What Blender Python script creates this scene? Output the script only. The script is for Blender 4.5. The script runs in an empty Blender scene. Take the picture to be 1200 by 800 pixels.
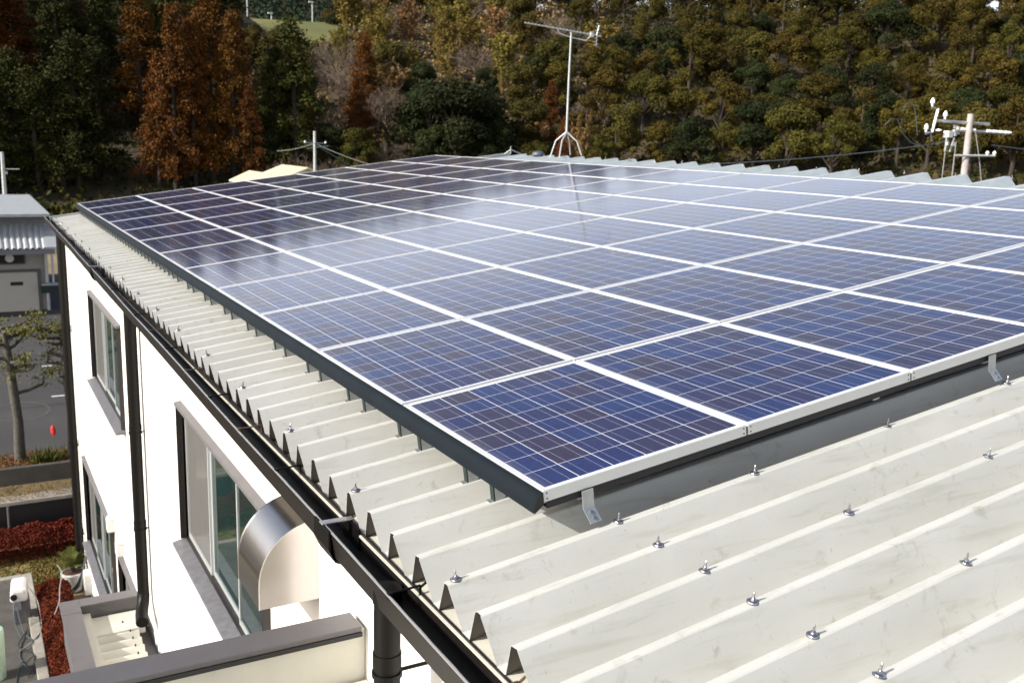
import bpy, bmesh, math, random
from mathutils import Vector, Matrix, noise
R = math.radians
rnd = random.Random(7)
scene = bpy.context.scene
C = scene.collection

# ------------------------------------------------------------------ camera, world, sun, exposure
TH = R(7.976)                                   # roof slope
cam_d = bpy.data.cameras.new('camera'); cam = bpy.data.objects.new('camera', cam_d); C.objects.link(cam)
cam_d.sensor_width = 36; cam_d.lens = 34.29; cam_d.clip_start = 0.05; cam_d.clip_end = 3000
Rw = [Vector((0.8726, -0.4877, 0.0285)), Vector((-0.0727, -0.1873, -0.9796)), Vector((0.4831, 0.8527, -0.1989))]
mrot = Matrix((Rw[0], -Rw[1], -Rw[2])).transposed()
cam.matrix_world = Matrix.Translation((-1.802, -2.917, 1.258)) @ mrot.to_quaternion().to_matrix().to_4x4()
cam_d.dof.use_dof = True; cam_d.dof.focus_distance = 4.2; cam_d.dof.aperture_fstop = 5.0
scene.camera = cam

SUN_EL, SUN_AZ = R(31), R(-91.5)                  # azimuth clockwise from +Y, sun stands over -X
world = bpy.data.worlds.new('World'); scene.world = world; world.use_nodes = True
wn = world.node_tree.nodes; bg = wn['Background']
sky = wn.new('ShaderNodeTexSky'); sky.sky_type = 'NISHITA'; sky.sun_disc = False
sky.sun_elevation = SUN_EL; sky.sun_rotation = SUN_AZ; sky.air_density = 1.0; sky.dust_density = 4.5; sky.ozone_density = 1.0
# thin bright haze low over the horizon, fading out above about 35 degrees
wl_ = world.node_tree.links; wtc = wn.new('ShaderNodeTexCoord'); wsp = wn.new('ShaderNodeSeparateXYZ'); wl_.new(wtc.outputs['Generated'], wsp.inputs[0])
wr = wn.new('ShaderNodeValToRGB'); wr.color_ramp.interpolation = 'EASE'; wr.color_ramp.elements[0].position = .10; wr.color_ramp.elements[0].color = (7.4,7.4,7.7,1)
wr.color_ramp.elements[1].position = .42; wr.color_ramp.elements[1].color = (.25,.25,.3,1); wl_.new(wsp.outputs[2], wr.inputs[0])
wno = wn.new('ShaderNodeTexNoise'); wno.inputs['Scale'].default_value = 2.5; wno.inputs['Detail'].default_value = 5; wl_.new(wtc.outputs['Generated'], wno.inputs[0])
wmr = wn.new('ShaderNodeMapRange'); wmr.inputs[1].default_value = .3; wmr.inputs[2].default_value = .7; wmr.inputs[3].default_value = .75; wmr.inputs[4].default_value = 1.2; wl_.new(wno.outputs[0], wmr.inputs[0])
wmx = wn.new('ShaderNodeVectorMath'); wmx.operation = 'SCALE'; wl_.new(wr.outputs[0], wmx.inputs[0]); wl_.new(wmr.outputs[0], wmx.inputs['Scale'])
wad = wn.new('ShaderNodeVectorMath'); wad.operation = 'ADD'; wl_.new(sky.outputs[0], wad.inputs[0]); wl_.new(wmx.outputs[0], wad.inputs[1])
wl_.new(wad.outputs[0], bg.inputs[0]); bg.inputs[1].default_value = 0.10
sun_d = bpy.data.lights.new('sun', 'SUN'); sun_d.energy = 4.6; sun_d.angle = R(0.5); sun_d.color = (1, 0.955, 0.89)
sun = bpy.data.objects.new('sun', sun_d); C.objects.link(sun)
sdir = Vector((math.sin(SUN_AZ)*math.cos(SUN_EL), math.cos(SUN_AZ)*math.cos(SUN_EL), math.sin(SUN_EL)))
sun.rotation_euler = sdir.to_track_quat('Z', 'Y').to_euler(); sun.location = sdir*50
scene.view_settings.view_transform = 'Standard'; scene.view_settings.look = 'None'
scene.view_settings.gamma = 1; scene.view_settings.exposure = 0.5
scene.render.engine = 'CYCLES'

# ------------------------------------------------------------------ helpers
def P(u, v, n=0.0):
    """roof coordinates (up the slope, along the eave, off the roof) -> world"""
    return Vector((u*math.cos(TH) - n*math.sin(TH), v, u*math.sin(TH) + n*math.cos(TH)))

def frame(o):
    return o

class MB:
    """collects shapes for one mesh"""
    def __init__(s): s.v = []; s.f = []; s.m = []
    def add(s, vs, fs, mi=0):
        b = len(s.v); s.v += [Vector(p) for p in vs]
        s.f += [tuple(i+b for i in f) for f in fs]; s.m += [mi]*len(fs)
    def hexa(s, p, mi=0):            # p: 4 bottom, 4 top
        s.add(p, [(3,2,1,0),(4,5,6,7),(0,1,5,4),(1,2,6,5),(2,3,7,6),(3,0,4,7)], mi)
    def box(s, a, b, T=None, mi=0):
        T = T or (lambda x,y,z: Vector((x,y,z)))
        x0,y0,z0 = a; x1,y1,z1 = b
        s.hexa([T(x0,y0,z0),T(x1,y0,z0),T(x1,y1,z0),T(x0,y1,z0),T(x0,y0,z1),T(x1,y0,z1),T(x1,y1,z1),T(x0,y1,z1)], mi)
    def tube(s, pts, r, n=8, mi=0, cap=True):
        pts = [Vector(p) for p in pts]; rs = r if isinstance(r,(list,tuple)) else [r]*len(pts)
        vs = []; fs = []
        up = Vector((0,0,1)); prev = None
        for i,p in enumerate(pts):
            d = (pts[min(i+1,len(pts)-1)] - pts[max(i-1,0)]).normalized()
            if prev is None:
                a = d.cross(up)
                if a.length < 1e-3: a = d.cross(Vector((1,0,0)))
            else:
                a = prev - d*prev.dot(d)
            a.normalize(); prev = a; b = d.cross(a)
            for k in range(n):
                t = 2*math.pi*k/n; vs.append(p + (a*math.cos(t)+b*math.sin(t))*rs[i])
        for i in range(len(pts)-1):
            for k in range(n):
                fs.append((i*n+k, i*n+(k+1)%n, (i+1)*n+(k+1)%n, (i+1)*n+k))
        if cap:
            fs.append(tuple(range(n))[::-1]); fs.append(tuple((len(pts)-1)*n+k for k in range(n)))
        s.add(vs, fs, mi)
    def prism(s, prof, a, b, T, mi=0, closed=True):
        """profile of (x, z) points swept along y from a to b; T maps (x, y, z)"""
        n = len(prof); vs = [T(x,a,z) for x,z in prof] + [T(x,b,z) for x,z in prof]
        fs = [(i,(i+1)%n,n+(i+1)%n,n+i) for i in range(n if closed else n-1)]
        if closed: fs += [tuple(range(n))[::-1], tuple(range(n,2*n))]
        s.add(vs, fs, mi)
    def build(s, name, mats, parent=None, smooth=False, bevel=0, recalc=True):
        me = bpy.data.meshes.new(name)
        off = parent_world(parent) if parent else Vector((0,0,0))
        me.from_pydata([v-off for v in s.v], [], s.f)
        if not isinstance(mats,(list,tuple)): mats = [mats]
        for m in mats: me.materials.append(m)
        if len(mats) > 1: me.polygons.foreach_set('material_index', s.m)
        if recalc:
            bm = bmesh.new(); bm.from_mesh(me); bmesh.ops.recalc_face_normals(bm, faces=bm.faces)
            bm.to_mesh(me); bm.free()
        if smooth:
            me.polygons.foreach_set('use_smooth', [True]*len(me.polygons))
            try: me.set_sharp_from_angle(angle=R(40))
            except Exception: pass
        me.update()
        o = bpy.data.objects.new(name, me); C.objects.link(o)
        if parent: o.parent = parent
        if bevel:
            b = o.modifiers.new('bevel','BEVEL'); b.width = bevel; b.segments = 2; b.limit_method = 'ANGLE'
        return o

def parent_world(o):
    p = Vector((0,0,0))
    while o is not None:
        p = p + Vector(o.location); o = o.parent
    return p

def tag(o, label, cat, group=None, kind=None):
    if label: o['label'] = label
    if cat: o['category'] = cat
    if group: o['group'] = group
    if kind: o['kind'] = kind
    return o
def thing(name, label, cat, loc=(0,0,0), group=None):
    o = bpy.data.objects.new(name, None); C.objects.link(o); o.location = loc; o.empty_display_size = .2
    return tag(o, label, cat, group)
def structure(o): o['kind'] = 'structure'; return o
def copy_tree(o, parent=None):
    c = o.copy(); C.objects.link(c); c.parent = parent
    for ch in [x for x in o.children if x is not c]: copy_tree(ch, c)
    return c

# ------------------------------------------------------------------ materials
def mat(name, col, rough=.6, metal=0., var=0., scale=4., bump=0., bscale=40., spec=.5, col2=None, coat=0., stretch=None, obj_var=0., trans=0.):
    m = bpy.data.materials.new(name); m.use_nodes = True; t = m.node_tree; N = t.nodes; L = t.links
    b = N['Principled BSDF']; b.inputs['Roughness'].default_value = rough; b.inputs['Metallic'].default_value = metal
    b.inputs['Specular IOR Level'].default_value = spec; b.inputs['Coat Weight'].default_value = coat
    b.inputs['Base Color'].default_value = (*col,1)
    if var or col2 or bump or obj_var:
        tc = N.new('ShaderNodeTexCoord'); mp = N.new('ShaderNodeMapping'); L.new(tc.outputs['Object'], mp.inputs[0])
        if stretch: mp.inputs['Scale'].default_value = stretch
    if var or col2:
        no = N.new('ShaderNodeTexNoise'); no.inputs['Scale'].default_value = scale; no.inputs['Detail'].default_value = 8
        no.inputs['Roughness'].default_value = .65
        L.new(mp.outputs[0], no.inputs[0])
        rp = N.new('ShaderNodeValToRGB'); c2 = col2 or tuple(c*(1-var) for c in col)
        rp.color_ramp.elements[0].position = .32; rp.color_ramp.elements[1].position = .68
        rp.color_ramp.elements[0].color = (*c2,1); rp.color_ramp.elements[1].color = (*col,1)
        L.new(no.outputs[0], rp.inputs[0]); out = rp.outputs[0]
        if obj_var:
            oi = N.new('ShaderNodeObjectInfo'); hs = N.new('ShaderNodeHueSaturation')
            mr = N.new('ShaderNodeMapRange'); mr.inputs[3].default_value = 1-obj_var; mr.inputs[4].default_value = 1+obj_var
            L.new(oi.outputs['Random'], mr.inputs[0]); L.new(mr.outputs[0], hs.inputs['Value'])
            m2 = N.new('ShaderNodeMath'); m2.operation='MULTIPLY_ADD'; m2.inputs[1].default_value=.026; m2.inputs[2].default_value=.495
            fr = N.new('ShaderNodeMath'); fr.operation='FRACT'; mu = N.new('ShaderNodeMath'); mu.operation='MULTIPLY'; mu.inputs[1].default_value=7.31
            L.new(oi.outputs['Random'], mu.inputs[0]); L.new(mu.outputs[0], fr.inputs[0]); L.new(fr.outputs[0], m2.inputs[0]); L.new(m2.outputs[0], hs.inputs['Hue'])
            L.new(out, hs.inputs['Color']); out = hs.outputs[0]
        L.new(out, b.inputs['Base Color'])
    if bump:
        n2 = N.new('ShaderNodeTexNoise'); n2.inputs['Scale'].default_value = bscale; n2.inputs['Detail'].default_value = 6
        L.new(mp.outputs[0], n2.inputs[0]); bp = N.new('ShaderNodeBump'); bp.inputs['Strength'].default_value = bump; bp.inputs['Distance'].default_value = .02
        L.new(n2.outputs[0], bp.inputs['Height']); L.new(bp.outputs[0], b.inputs['Normal'])
    return m

def roof_material():
    m = bpy.data.materials.new('weathered_cream_steel'); m.use_nodes = True; t = m.node_tree; N = t.nodes; L = t.links
    b = N['Principled BSDF']; b.inputs['Roughness'].default_value = .45; b.inputs['Specular IOR Level'].default_value = .5
    tc = N.new('ShaderNodeTexCoord'); 
    def nz(scale, st, det=8, dist=0):
        mp = N.new('ShaderNodeMapping'); mp.inputs['Scale'].default_value = st; L.new(tc.outputs['Object'], mp.inputs[0])
        n = N.new('ShaderNodeTexNoise'); n.inputs['Scale'].default_value = scale; n.inputs['Detail'].default_value = det; n.inputs['Roughness'].default_value = .6
        n.inputs['Distortion'].default_value = dist; L.new(mp.outputs[0], n.inputs[0]); return n.outputs[0]
    def ramp(src, a, b_, ca, cb):
        r = N.new('ShaderNodeValToRGB'); r.color_ramp.elements[0].position = a; r.color_ramp.elements[1].position = b_
        r.color_ramp.elements[0].color = (*ca,1); r.color_ramp.elements[1].color = (*cb,1); L.new(src, r.inputs[0]); return r.outputs[0]
    def mixc(fac, a, c, blend='MIX'):
        x = N.new('ShaderNodeMix'); x.data_type = 'RGBA'; x.blend_type = blend
        if isinstance(fac, float): x.inputs[0].default_value = fac
        else: L.new(fac, x.inputs[0])
        L.new(a, x.inputs[6]); L.new(c, x.inputs[7]); return x.outputs[2]
    base = ramp(nz(1.2,(1,1,1)), .35, .7, (.465,.472,.443), (.545,.553,.530))
    stain = ramp(nz(9,(1,1.2,1),10,1.2), .59, .74, (1,1,1), (.76,.745,.69))     # rubbed dirt
    streak = ramp(nz(5,(.35,5,5),8,.3), .53, .72, (1,1,1), (.86,.85,.80))      # runs down the slope
    scuff = ramp(nz(38,(1,1,.6),4,2.5), .65, .69, (1,1,1), (.62,.61,.58))
    c = mixc(1., base, stain, 'MULTIPLY'); c = mixc(1., c, streak, 'MULTIPLY'); c = mixc(.6, c, scuff, 'MULTIPLY')
    L.new(c, b.inputs['Base Color'])
    rr = ramp(nz(6,(1,1,1)), .3, .7, (.34,)*3, (.55,)*3); L.new(rr, b.inputs['Roughness'])
    bp = N.new('ShaderNodeBump'); bp.inputs['Strength'].default_value = .12; bp.inputs['Distance'].default_value = .02
    L.new(nz(3.5,(.4,1,1),3), bp.inputs['Height']); L.new(bp.outputs[0], b.inputs['Normal'])
    return m

def cell_material():
    m = bpy.data.materials.new('polycrystalline_cells'); m.use_nodes = True; t = m.node_tree; N = t.nodes; L = t.links
    b = N['Principled BSDF']; b.inputs['Roughness'].default_value = .085; b.inputs['IOR'].default_value = 1.62
    b.inputs['Specular IOR Level'].default_value = .5
    tc = N.new('ShaderNodeTexCoord'); sp = N.new('ShaderNodeSeparateXYZ'); L.new(tc.outputs['Object'], sp.inputs[0])
    def M_(op, a, c=None, d=None):
        x = N.new('ShaderNodeMath'); x.operation = op
        for i, q in enumerate((a, c, d)):
            if q is None: continue
            if isinstance(q, (int, float)): x.inputs[i].default_value = q
            else: L.new(q, x.inputs[i])
        return x.outputs[0]
    x0, px, nx = .0235, .1575, 6; y0, py, ny = .030, .1575, 8
    cx = M_('DIVIDE', M_('SUBTRACT', sp.outputs[0], x0), px); cy = M_('DIVIDE', M_('SUBTRACT', sp.outputs[1], y0), py)
    ix = M_('FLOOR', cx); iy = M_('FLOOR', cy); fx = M_('FRACT', cx); fy = M_('FRACT', cy)
    def inside(f, w): return M_('MULTIPLY', M_('GREATER_THAN', f, w), M_('LESS_THAN', f, 1-w))
    def rng(c, n): return M_('MULTIPLY', M_('GREATER_THAN', c, 0.0), M_('LESS_THAN', c, float(n)))
    cell = M_('MULTIPLY', M_('MULTIPLY', inside(fx,.013), inside(fy,.009)), M_('MULTIPLY', rng(cx,nx), rng(cy,ny)))
    def line(f, p, w): return M_('LESS_THAN', M_('ABSOLUTE', M_('SUBTRACT', f, p)), w)
    bus = M_('MAXIMUM', line(fx,.26,.0065), line(fx,.74,.0065))
    oi = N.new('ShaderNodeObjectInfo')
    cb = N.new('ShaderNodeCombineXYZ'); L.new(ix, cb.inputs[0]); L.new(iy, cb.inputs[1]); L.new(M_('MULTIPLY', oi.outputs['Random'], 97.0), cb.inputs[2])
    wn_ = N.new('ShaderNodeTexWhiteNoise'); wn_.noise_dimensions = '3D'; L.new(cb.outputs[0], wn_.inputs[0])
    rp = N.new('ShaderNodeValToRGB'); e = rp.color_ramp.elements
    e[0].position = 0; e[0].color = (.026,.015,.034,1); e[1].position = 1; e[1].color = (.009,.020,.096,1)
    q = e.new(.3); q.color = (.017,.013,.050,1); q = e.new(.62); q.color = (.010,.014,.078,1)
    L.new(wn_.outputs[0], rp.inputs[0])
    vo = N.new('ShaderNodeTexVoronoi'); vo.inputs['Scale'].default_value = 70; L.new(tc.outputs['Object'], vo.inputs[0])
    bw = N.new('ShaderNodeSeparateColor'); L.new(vo.outputs['Color'], bw.inputs[0])
    hv = N.new('ShaderNodeHueSaturation'); L.new(rp.outputs[0], hv.inputs['Color'])
    L.new(M_('MULTIPLY_ADD', bw.outputs[0], .45, .78), hv.inputs['Value'])
    def mix(fac, a, c):
        x = N.new('ShaderNodeMix'); x.data_type = 'RGBA'; L.new(fac, x.inputs[0])
        for i, q in ((6,a),(7,c)):
            if isinstance(q, tuple): x.inputs[i].default_value = (*q,1)
            else: L.new(q, x.inputs[i])
        return x.outputs[2]
    c1 = mix(bus, hv.outputs[0], (.22,.24,.36))
    c2 = mix(cell, (.60,.63,.70), c1)
    # thin film of dust
    no = N.new('ShaderNodeTexNoise'); no.inputs['Scale'].default_value = 2.2; no.inputs['Detail'].default_value = 6; L.new(tc.outputs['Object'], no.inputs[0])
    edge = M_('MULTIPLY', M_('MAXIMUM', M_('SUBTRACT', 1.0, M_('DIVIDE', sp.outputs[0], .07)), 0.0), .30)
    df = M_('MULTIPLY', no.outputs[0], M_('ADD', edge, .035))
    c3 = mix(df, c2, (.45,.47,.52))
    L.new(c3, b.inputs['Base Color'])
    L.new(M_('MULTIPLY_ADD', no.outputs[0], .07, .055), b.inputs['Roughness'])
    return m

M = dict(
    roof=roof_material(), cells=cell_material(),
    roof_back=mat('shade_darkened_roof_underside', (.13,.115,.10), .7),  # darker than the top sheet, putting the rib mouths' shade into the colour
    ridge=mat('galvanised_ridge_sheet', (.50,.56,.58), .40, .3, .2, 5, bump=.04),
    alu=mat('anodised_aluminium', (.70,.71,.70), .38, .35, .06, 6),
    alu_dk=mat('slate_grey_cover', (.008,.013,.018), .55, 0, .3, 5, bump=.05, spec=.12),
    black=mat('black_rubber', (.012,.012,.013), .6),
    galv=mat('galvanised_steel', (.52,.55,.56), .38, .75, .25, 14, bump=.05),
    galv_dull=mat('weathered_galvanised_steel', (.50,.53,.54), .5, .4, .25, 9),
    steel=mat('polished_stainless_steel', (.56,.53,.51), .24, 1., .1, 3, bump=.03, bscale=6),
    bolt=mat('bright_bolt', (.42,.42,.45), .28, .95),
    rust=mat('rusty_steel', (.13,.085,.06), .7, .3, .4, 30),
    gutter=mat('dark_bronze_gutter', (.013,.011,.010), .42, 0, .35, 5, bump=.05, spec=.3),
    gutter_rim=mat('rim_highlight_and_clip_metal', (.50,.50,.50), .25, .7),  # pale tone puts the gutter rim's highlight into the colour; joint clips share it
    pipe=mat('dark_brown_downpipe', (.004,.0035,.003), .45, 0, .2, 6, spec=.2),
    bronze=mat('shaded_bronze_window_metal', (.012,.009,.009), .4, 0),  # window frame sides coloured near black for their shaded faces
    sill=mat('grey_sill_metal', (.19,.19,.205), .45, .2, .35, 14, bump=.04),
    frame_top=mat('lit_hood_and_shed_frame_grey', (.14,.135,.14), .5, .1, .2, 12),  # window hood coloured lighter as the frame's lit top; shed frame shares it
    sash=mat('silver_window_sash', (.60,.63,.63), .35, .5),
    wall=mat('white_siding', (.82,.80,.77), .7, 0, .05, 1.2, bump=.04, bscale=3),
    seam=mat('brown_seam', (.32,.20,.17), .8),
    curtain=mat('grey_window_blind', (.13,.13,.125), .6, 0, .2, 3, stretch=(1,9,1), coat=.6),
    cap=mat('grey_parapet_cap', (.11,.105,.11), .45, .05, .16, 4, bump=.05),
    cream=mat('cream_panel', (.56,.55,.48), .5, 0, .12, 3, bump=.04),
    concrete=mat('weathered_concrete', (.085,.08,.072), .9, 0, .45, 3, bump=.3),
    concrete_lt=mat('pale_concrete_kerb', (.36,.34,.30), .9, 0, .35, 5, bump=.3),
    asphalt=mat('asphalt', (.050,.049,.049), .88, 0, .4, .35, bump=.35, bscale=90),
    white_paint=mat('white_road_paint', (.66,.66,.64), .7, 0, .3, 12),
    soil=mat('red_brown_soil', (.10,.048,.03), .95, 0, .5, 8, bump=.6, bscale=20),
    dirt=mat('dry_dirt', (.22,.17,.11), .95, 0, .5, .25, bump=.3, bscale=3, col2=(.09,.085,.035)),
    slope=mat('hillside_leaf_litter', (.075,.050,.022), .95, 0, 0, .12, bump=.6, bscale=1.5, col2=(.020,.017,.007)),
    grass=mat('grass_green', (.12,.145,.035), .9, 0, 0, 2, bump=.6, bscale=25, col2=(.27,.20,.09)),
    bank=mat('embankment_grass', (.15,.14,.04), .95, 0, 0, .12, bump=.4, bscale=1, col2=(.07,.085,.022)),
    plastic=mat('white_plastic', (.72,.72,.70), .35, 0, .05, 5, coat=.3),
    lens=mat('black_lens', (.01,.01,.012), .12),
    green_tank=mat('pale_green_tank', (.45,.62,.47), .4, 0, .1, 4),
    cable=mat('grey_cable', (.06,.08,.10), .5), cable_blk=mat('black_cable', (.012,.012,.014), .5),
    cable_lt=mat('pale_cable', (.26,.27,.27), .5),
    shed_wall=mat('grey_beige_shed_wall', (.40,.375,.33), .85, 0, .2, 2, bump=.1),
    shutter=mat('beige_roller_shutter', (.55,.51,.44), .6, 0, .15, 3, stretch=(.4,.4,14)),
    dk_green=mat('dark_green_metal', (.008,.020,.020), .5),
    flash=mat('pale_blue_grey_sheet', (.40,.43,.45), .5, .15, .25, 3),
    tin=mat('corrugated_tin', (.55,.57,.59), .42, .35, .2, 4),
    yellow_roof=mat('cream_yellow_roof', (.62,.55,.36), .6, 0, .15, 1),
    ceramic=mat('white_porcelain', (.85,.85,.84), .2, coat=.5),
    pole=mat('concrete_pole', (.44,.40,.38), .85, 0, .3, 5, bump=.2),
    bark=mat('grey_bark', (.055,.043,.032), .95, 0, .5, 12, bump=.6, bscale=30, stretch=(1,1,.3)),
    bark_pale=mat('pale_bark', (.15,.12,.09), .95, 0, .4, 3),
    bark_plane=mat('mottled_grey_bark', (.10,.095,.08), .9, 0, .6, 11, bump=.5),
    twig=mat('bare_twigs', (.15,.105,.075), .9, 0, .35, .8, obj_var=.25),
    red=mat('red_flower', (.62,.03,.02), .6),
    water=mat('water_glint', (.03,.05,.06), .1),
)
def leaf(name, a, b, scale=.9, ov=.28):
    m = mat(name, a, .75, 0, 0, scale, col2=b, obj_var=ov, spec=.12)
    m.node_tree.nodes['Principled BSDF'].inputs['Subsurface Weight'].default_value = 0
    return m
LF = dict(
    cedar=leaf('cedar_green', (.050,.050,.010), (.018,.021,.005)),
    rust=leaf('rust_needles', (.135,.044,.009), (.045,.018,.005), ov=.22),
    oak=leaf('olive_brown_leaves', (.076,.054,.008), (.022,.017,.004)),
    oakdk=leaf('dark_evergreen_leaves', (.028,.034,.009), (.010,.014,.004)),
    olive=leaf('yellow_green_leaves', (.070,.058,.010), (.025,.024,.005)),
    bamboo=leaf('bamboo_leaves', (.20,.135,.035), (.085,.07,.018)),
    straw=leaf('dry_straw_leaves', (.27,.155,.065), (.12,.07,.03)),
    fargreen=leaf('distant_blue_green_leaves', (.040,.066,.034), (.018,.034,.022)),
    hedge=leaf('red_hedge_leaves', (.17,.028,.013), (.06,.012,.007), 5, 0.08),
    aloe=leaf('aloe_leaves', (.12,.12,.028), (.05,.06,.014), 6, .05),
    tuft=leaf('sparse_yellow_leaves', (.17,.16,.035), (.075,.075,.02), 4, .1),
)
def windowglass():
    m = mat('dark_teal_glass', (.016,.040,.038), .03, spec=.9, var=.5, scale=.8); return m
M['glass'] = windowglass()

# ------------------------------------------------------------------ setting: terrain, lot, beds
GZ, LZ = -7.0, -6.0
CX, CY = -1.8, -2.9
def hill(x, y):
    dx, dy = x-CX, y-CY; r = math.hypot(dx, dy); az = math.degrees(math.atan2(dx, dy))
    r0 = 106
    gap = math.exp(-((az-17.5)/3.6)**2)            # shallow valley with the embankment at its head
    s = max(0, r-r0); top = 78 - 27*gap
    rise = .40*min(s, top)
    z = -6.3 + rise
    if s > top: z += (s-top)*(.06*(1-gap))
    z += (noise.noise(Vector((x*.03, y*.03, 1.3)))*2.6 + noise.noise(Vector((x*.11,y*.11,4)))*.8)*min(1, s/20)*(1-.7*gap)
    behind = 1 if -30 < az < 100 else 0
    edge = min(1, max(0, (az+30)/18))*min(1, max(0, (100-az)/15)) if behind else 0
    return -6.3 + (z+6.3)*edge
def terrain():
    vs, fs = [], []
    rs = [22+6*i for i in range(14)] + [106+4*i for i in range(32)] + [240, 270, 310, 380, 500, 800, 1400]
    azs = [-180+3*i for i in range(120)]
    azs = sorted(set([a for a in azs if not -32 < a < 102] + [-32+1.34*i for i in range(101)]))
    na = len(azs)
    for r in rs:
        for a in azs:
            x = CX + r*math.sin(R(a)); y = CY + r*math.cos(R(a)); vs.append((x, y, hill(x,y)))
    for i in range(len(rs)-1):
        for j in range(na):
            k = (j+1) % na; fs.append((i*na+j, i*na+k, (i+1)*na+k, (i+1)*na+j))
    b = MB(); b.add(vs, fs)
    return b
structure(terrain().build('hillside', M['slope'], smooth=True, recalc=False))
b = MB(); b.add([(-60,-60,GZ-.02),(60,-60,GZ-.02),(60,18.0,GZ-.02),(-60,18.0,GZ-.02)], [(0,1,2,3)]); structure(b.build('ground', M['dirt'], recalc=False))
# yard paving below the building (asphalt), with its kerb
b = MB(); b.add([(-9,4,GZ+.004),(-1.30,4,GZ+.004),(-1.30,16.2,GZ+.004),(-9,16.2,GZ+.004)], [(0,1,2,3)]); structure(b.build('path', M['concrete'], recalc=False))
b = MB()
b.box((-1.30,8,GZ-.1),(-1.14,16.35,GZ+.09)); b.box((-9,16.22,GZ-.1),(-1.302,16.36,GZ+.088))
structure(b.build('kerb', M['concrete_lt'], bevel=.01))
b = MB(); b.add([(-1.14,15.7,GZ+.03),(-.25,15.7,GZ+.03),(-.25,16.5,GZ+.03),(-1.14,16.5,GZ+.03)], [(0,1,2,3)])
b.add([(-4,16.36,GZ+.026),(3,16.36,GZ+.026),(3,17.9,GZ+.03),(-4,17.9,GZ+.03)], [(0,1,2,3)]); structure(b.build('lawn', M['grass'], recalc=False))
# upper terrace with car park
b = MB(); b.add([(-60,17.98,LZ-.03),(60,17.98,LZ-.03),(90,108,LZ-.31),(-60,108,LZ-.31)], [(0,1,2,3)]); structure(b.build('field', M['dirt'], recalc=False))
b = MB(); b.add([(-20,19.9,LZ),(6,19.9,LZ),(6,52,LZ),(-20,52,LZ)], [(0,1,2,3)]); structure(b.build('car_park', M['asphalt'], recalc=False))
b = MB()
for (x0,x1,y) in ((.05,.36,30.1),(.02,.40,26.1)):
    b.box((x0,y,LZ+.003),(x1,y+.12,LZ+.005))
structure(b.build('road_marking', M['white_paint']))
# round manhole ring in the asphalt
b = MB()
for k in range(28):
    a0, a1 = 2*math.pi*k/28, 2*math.pi*(k+1)/28
    q = [(-.85+.75*rr*math.cos(a), 24.9+1.0*rr*math.sin(a), LZ+.004) for rr, a in ((1,a0),(1,a1),(.9,a1),(.9,a0))]
    b.add(q, [(0,1,2,3)])
structure(b.build('road_patch', M['concrete'], recalc=False))

# ------------------------------------------------------------------ main building
T3 = lambda u,v,n: P(u,v,n)
BY0, BY1 = -5.0, 16.35
bld = thing('factory_building', 'white two storey building with cream folded metal roof carrying the solar panels', 'building', (0,0,GZ))
WX = -.25
wins = [(2.9,5.62,-2.28,-1.06), (9.3,12.2,-2.28,-1.03), (11.0,14.6,-5.75,-4.25), (8.95,10.35,-5.1,-4.32)]
def wall_mesh():
    ys = sorted(set([BY0, 15.95] + [w[0] for w in wins] + [w[1] for w in wins]))
    zs = sorted(set([GZ, -.42] + [w[2] for w in wins] + [w[3] for w in wins]))
    b = MB()
    def hole(yc, zc): return any(w[0]<yc<w[1] and w[2]<zc<w[3] for w in wins)
    for i in range(len(ys)-1):
        for j in range(len(zs)-1):
            y0,y1,z0,z1 = ys[i],ys[i+1],zs[j],zs[j+1]
            if hole((y0+y1)/2,(z0+z1)/2): continue
            b.add([(WX,y0,z0),(WX,y1,z0),(WX,y1,z1),(WX,y0,z1)], [(0,1,2,3)])
    for (y0,y1,z0,z1) in wins:
        for q in (((y0,z0),(y1,z0)),((y1,z0),(y1,z1)),((y1,z1),(y0,z1)),((y0,z1),(y0,z0))):
            (a,c),(d,e) = q; b.add([(WX,a,c),(WX,d,e),(WX+.14,d,e),(WX+.14,a,c)], [(0,1,2,3)])
    XB = P(8.6,0,-.36).x; ZB = P(8.6,0,-.37).z
    for y in (BY0, 15.95): b.add([(WX,y,GZ),(XB,y,GZ),(XB,y,ZB),(WX,y,-.42)], [(0,1,2,3)])
    b.add([(XB,BY0,GZ),(XB,15.95,GZ),(XB,15.95,ZB),(XB,BY0,ZB)], [(0,1,2,3)])
    b.add([(WX,BY0,-.42),(WX,15.95,-.42),(XB,15.95,ZB-.01),(XB,BY0,ZB-.01)], [(0,1,2,3)])
    return b
wall_mesh().build('wall', M['wall'], bld, recalc=False)
b = MB()
for y in (7.15, 15.15): b.box((WX-.004,y,GZ+.3),(WX+.002,y+.012,-.42))
b.box((WX-.004,-2,GZ+.45),(WX+.002,15.9,GZ+.462))
b.build('wall_seam', M['seam'], bld)

# folded plate roof
PER, V0 = .2475, -.047
UE, UR = -.446, 8.92
prof = []
k0, k1 = int((BY0-V0)/PER)+1, int((BY1-V0)/PER)
for k in range(k0, k1+1):
    c = V0 + k*PER; j = rnd.uniform(-.002,.002)
    prof += [(c-.098,-.35),(c-.094,-.3465),(c-.0185+j,-.2035),(c-.013+j,-.2),(c+.013+j,-.2),(c+.0185+j,-.2035),(c+.094,-.3465),(c+.098,-.35)]
b = MB(); us = [UE, -.1, .5, 1.5, 3, 5, 6.5, 7.72]; n = len(prof)
vs = []
for i,u in enumerate(us):
    for q,(v,z) in enumerate(prof):
        vs.append(P(u + (rnd.uniform(-.004,.004) if i == 0 else 0), v, z))
b.add(vs, [(i*n+q, i*n+q+1, (i+1)*n+q+1, (i+1)*n+q) for i in range(len(us)-1) for q in range(n-1)])
roof = b.build('folded_roof', [M['roof_back'], M['roof']], bld, recalc=False)
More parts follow.
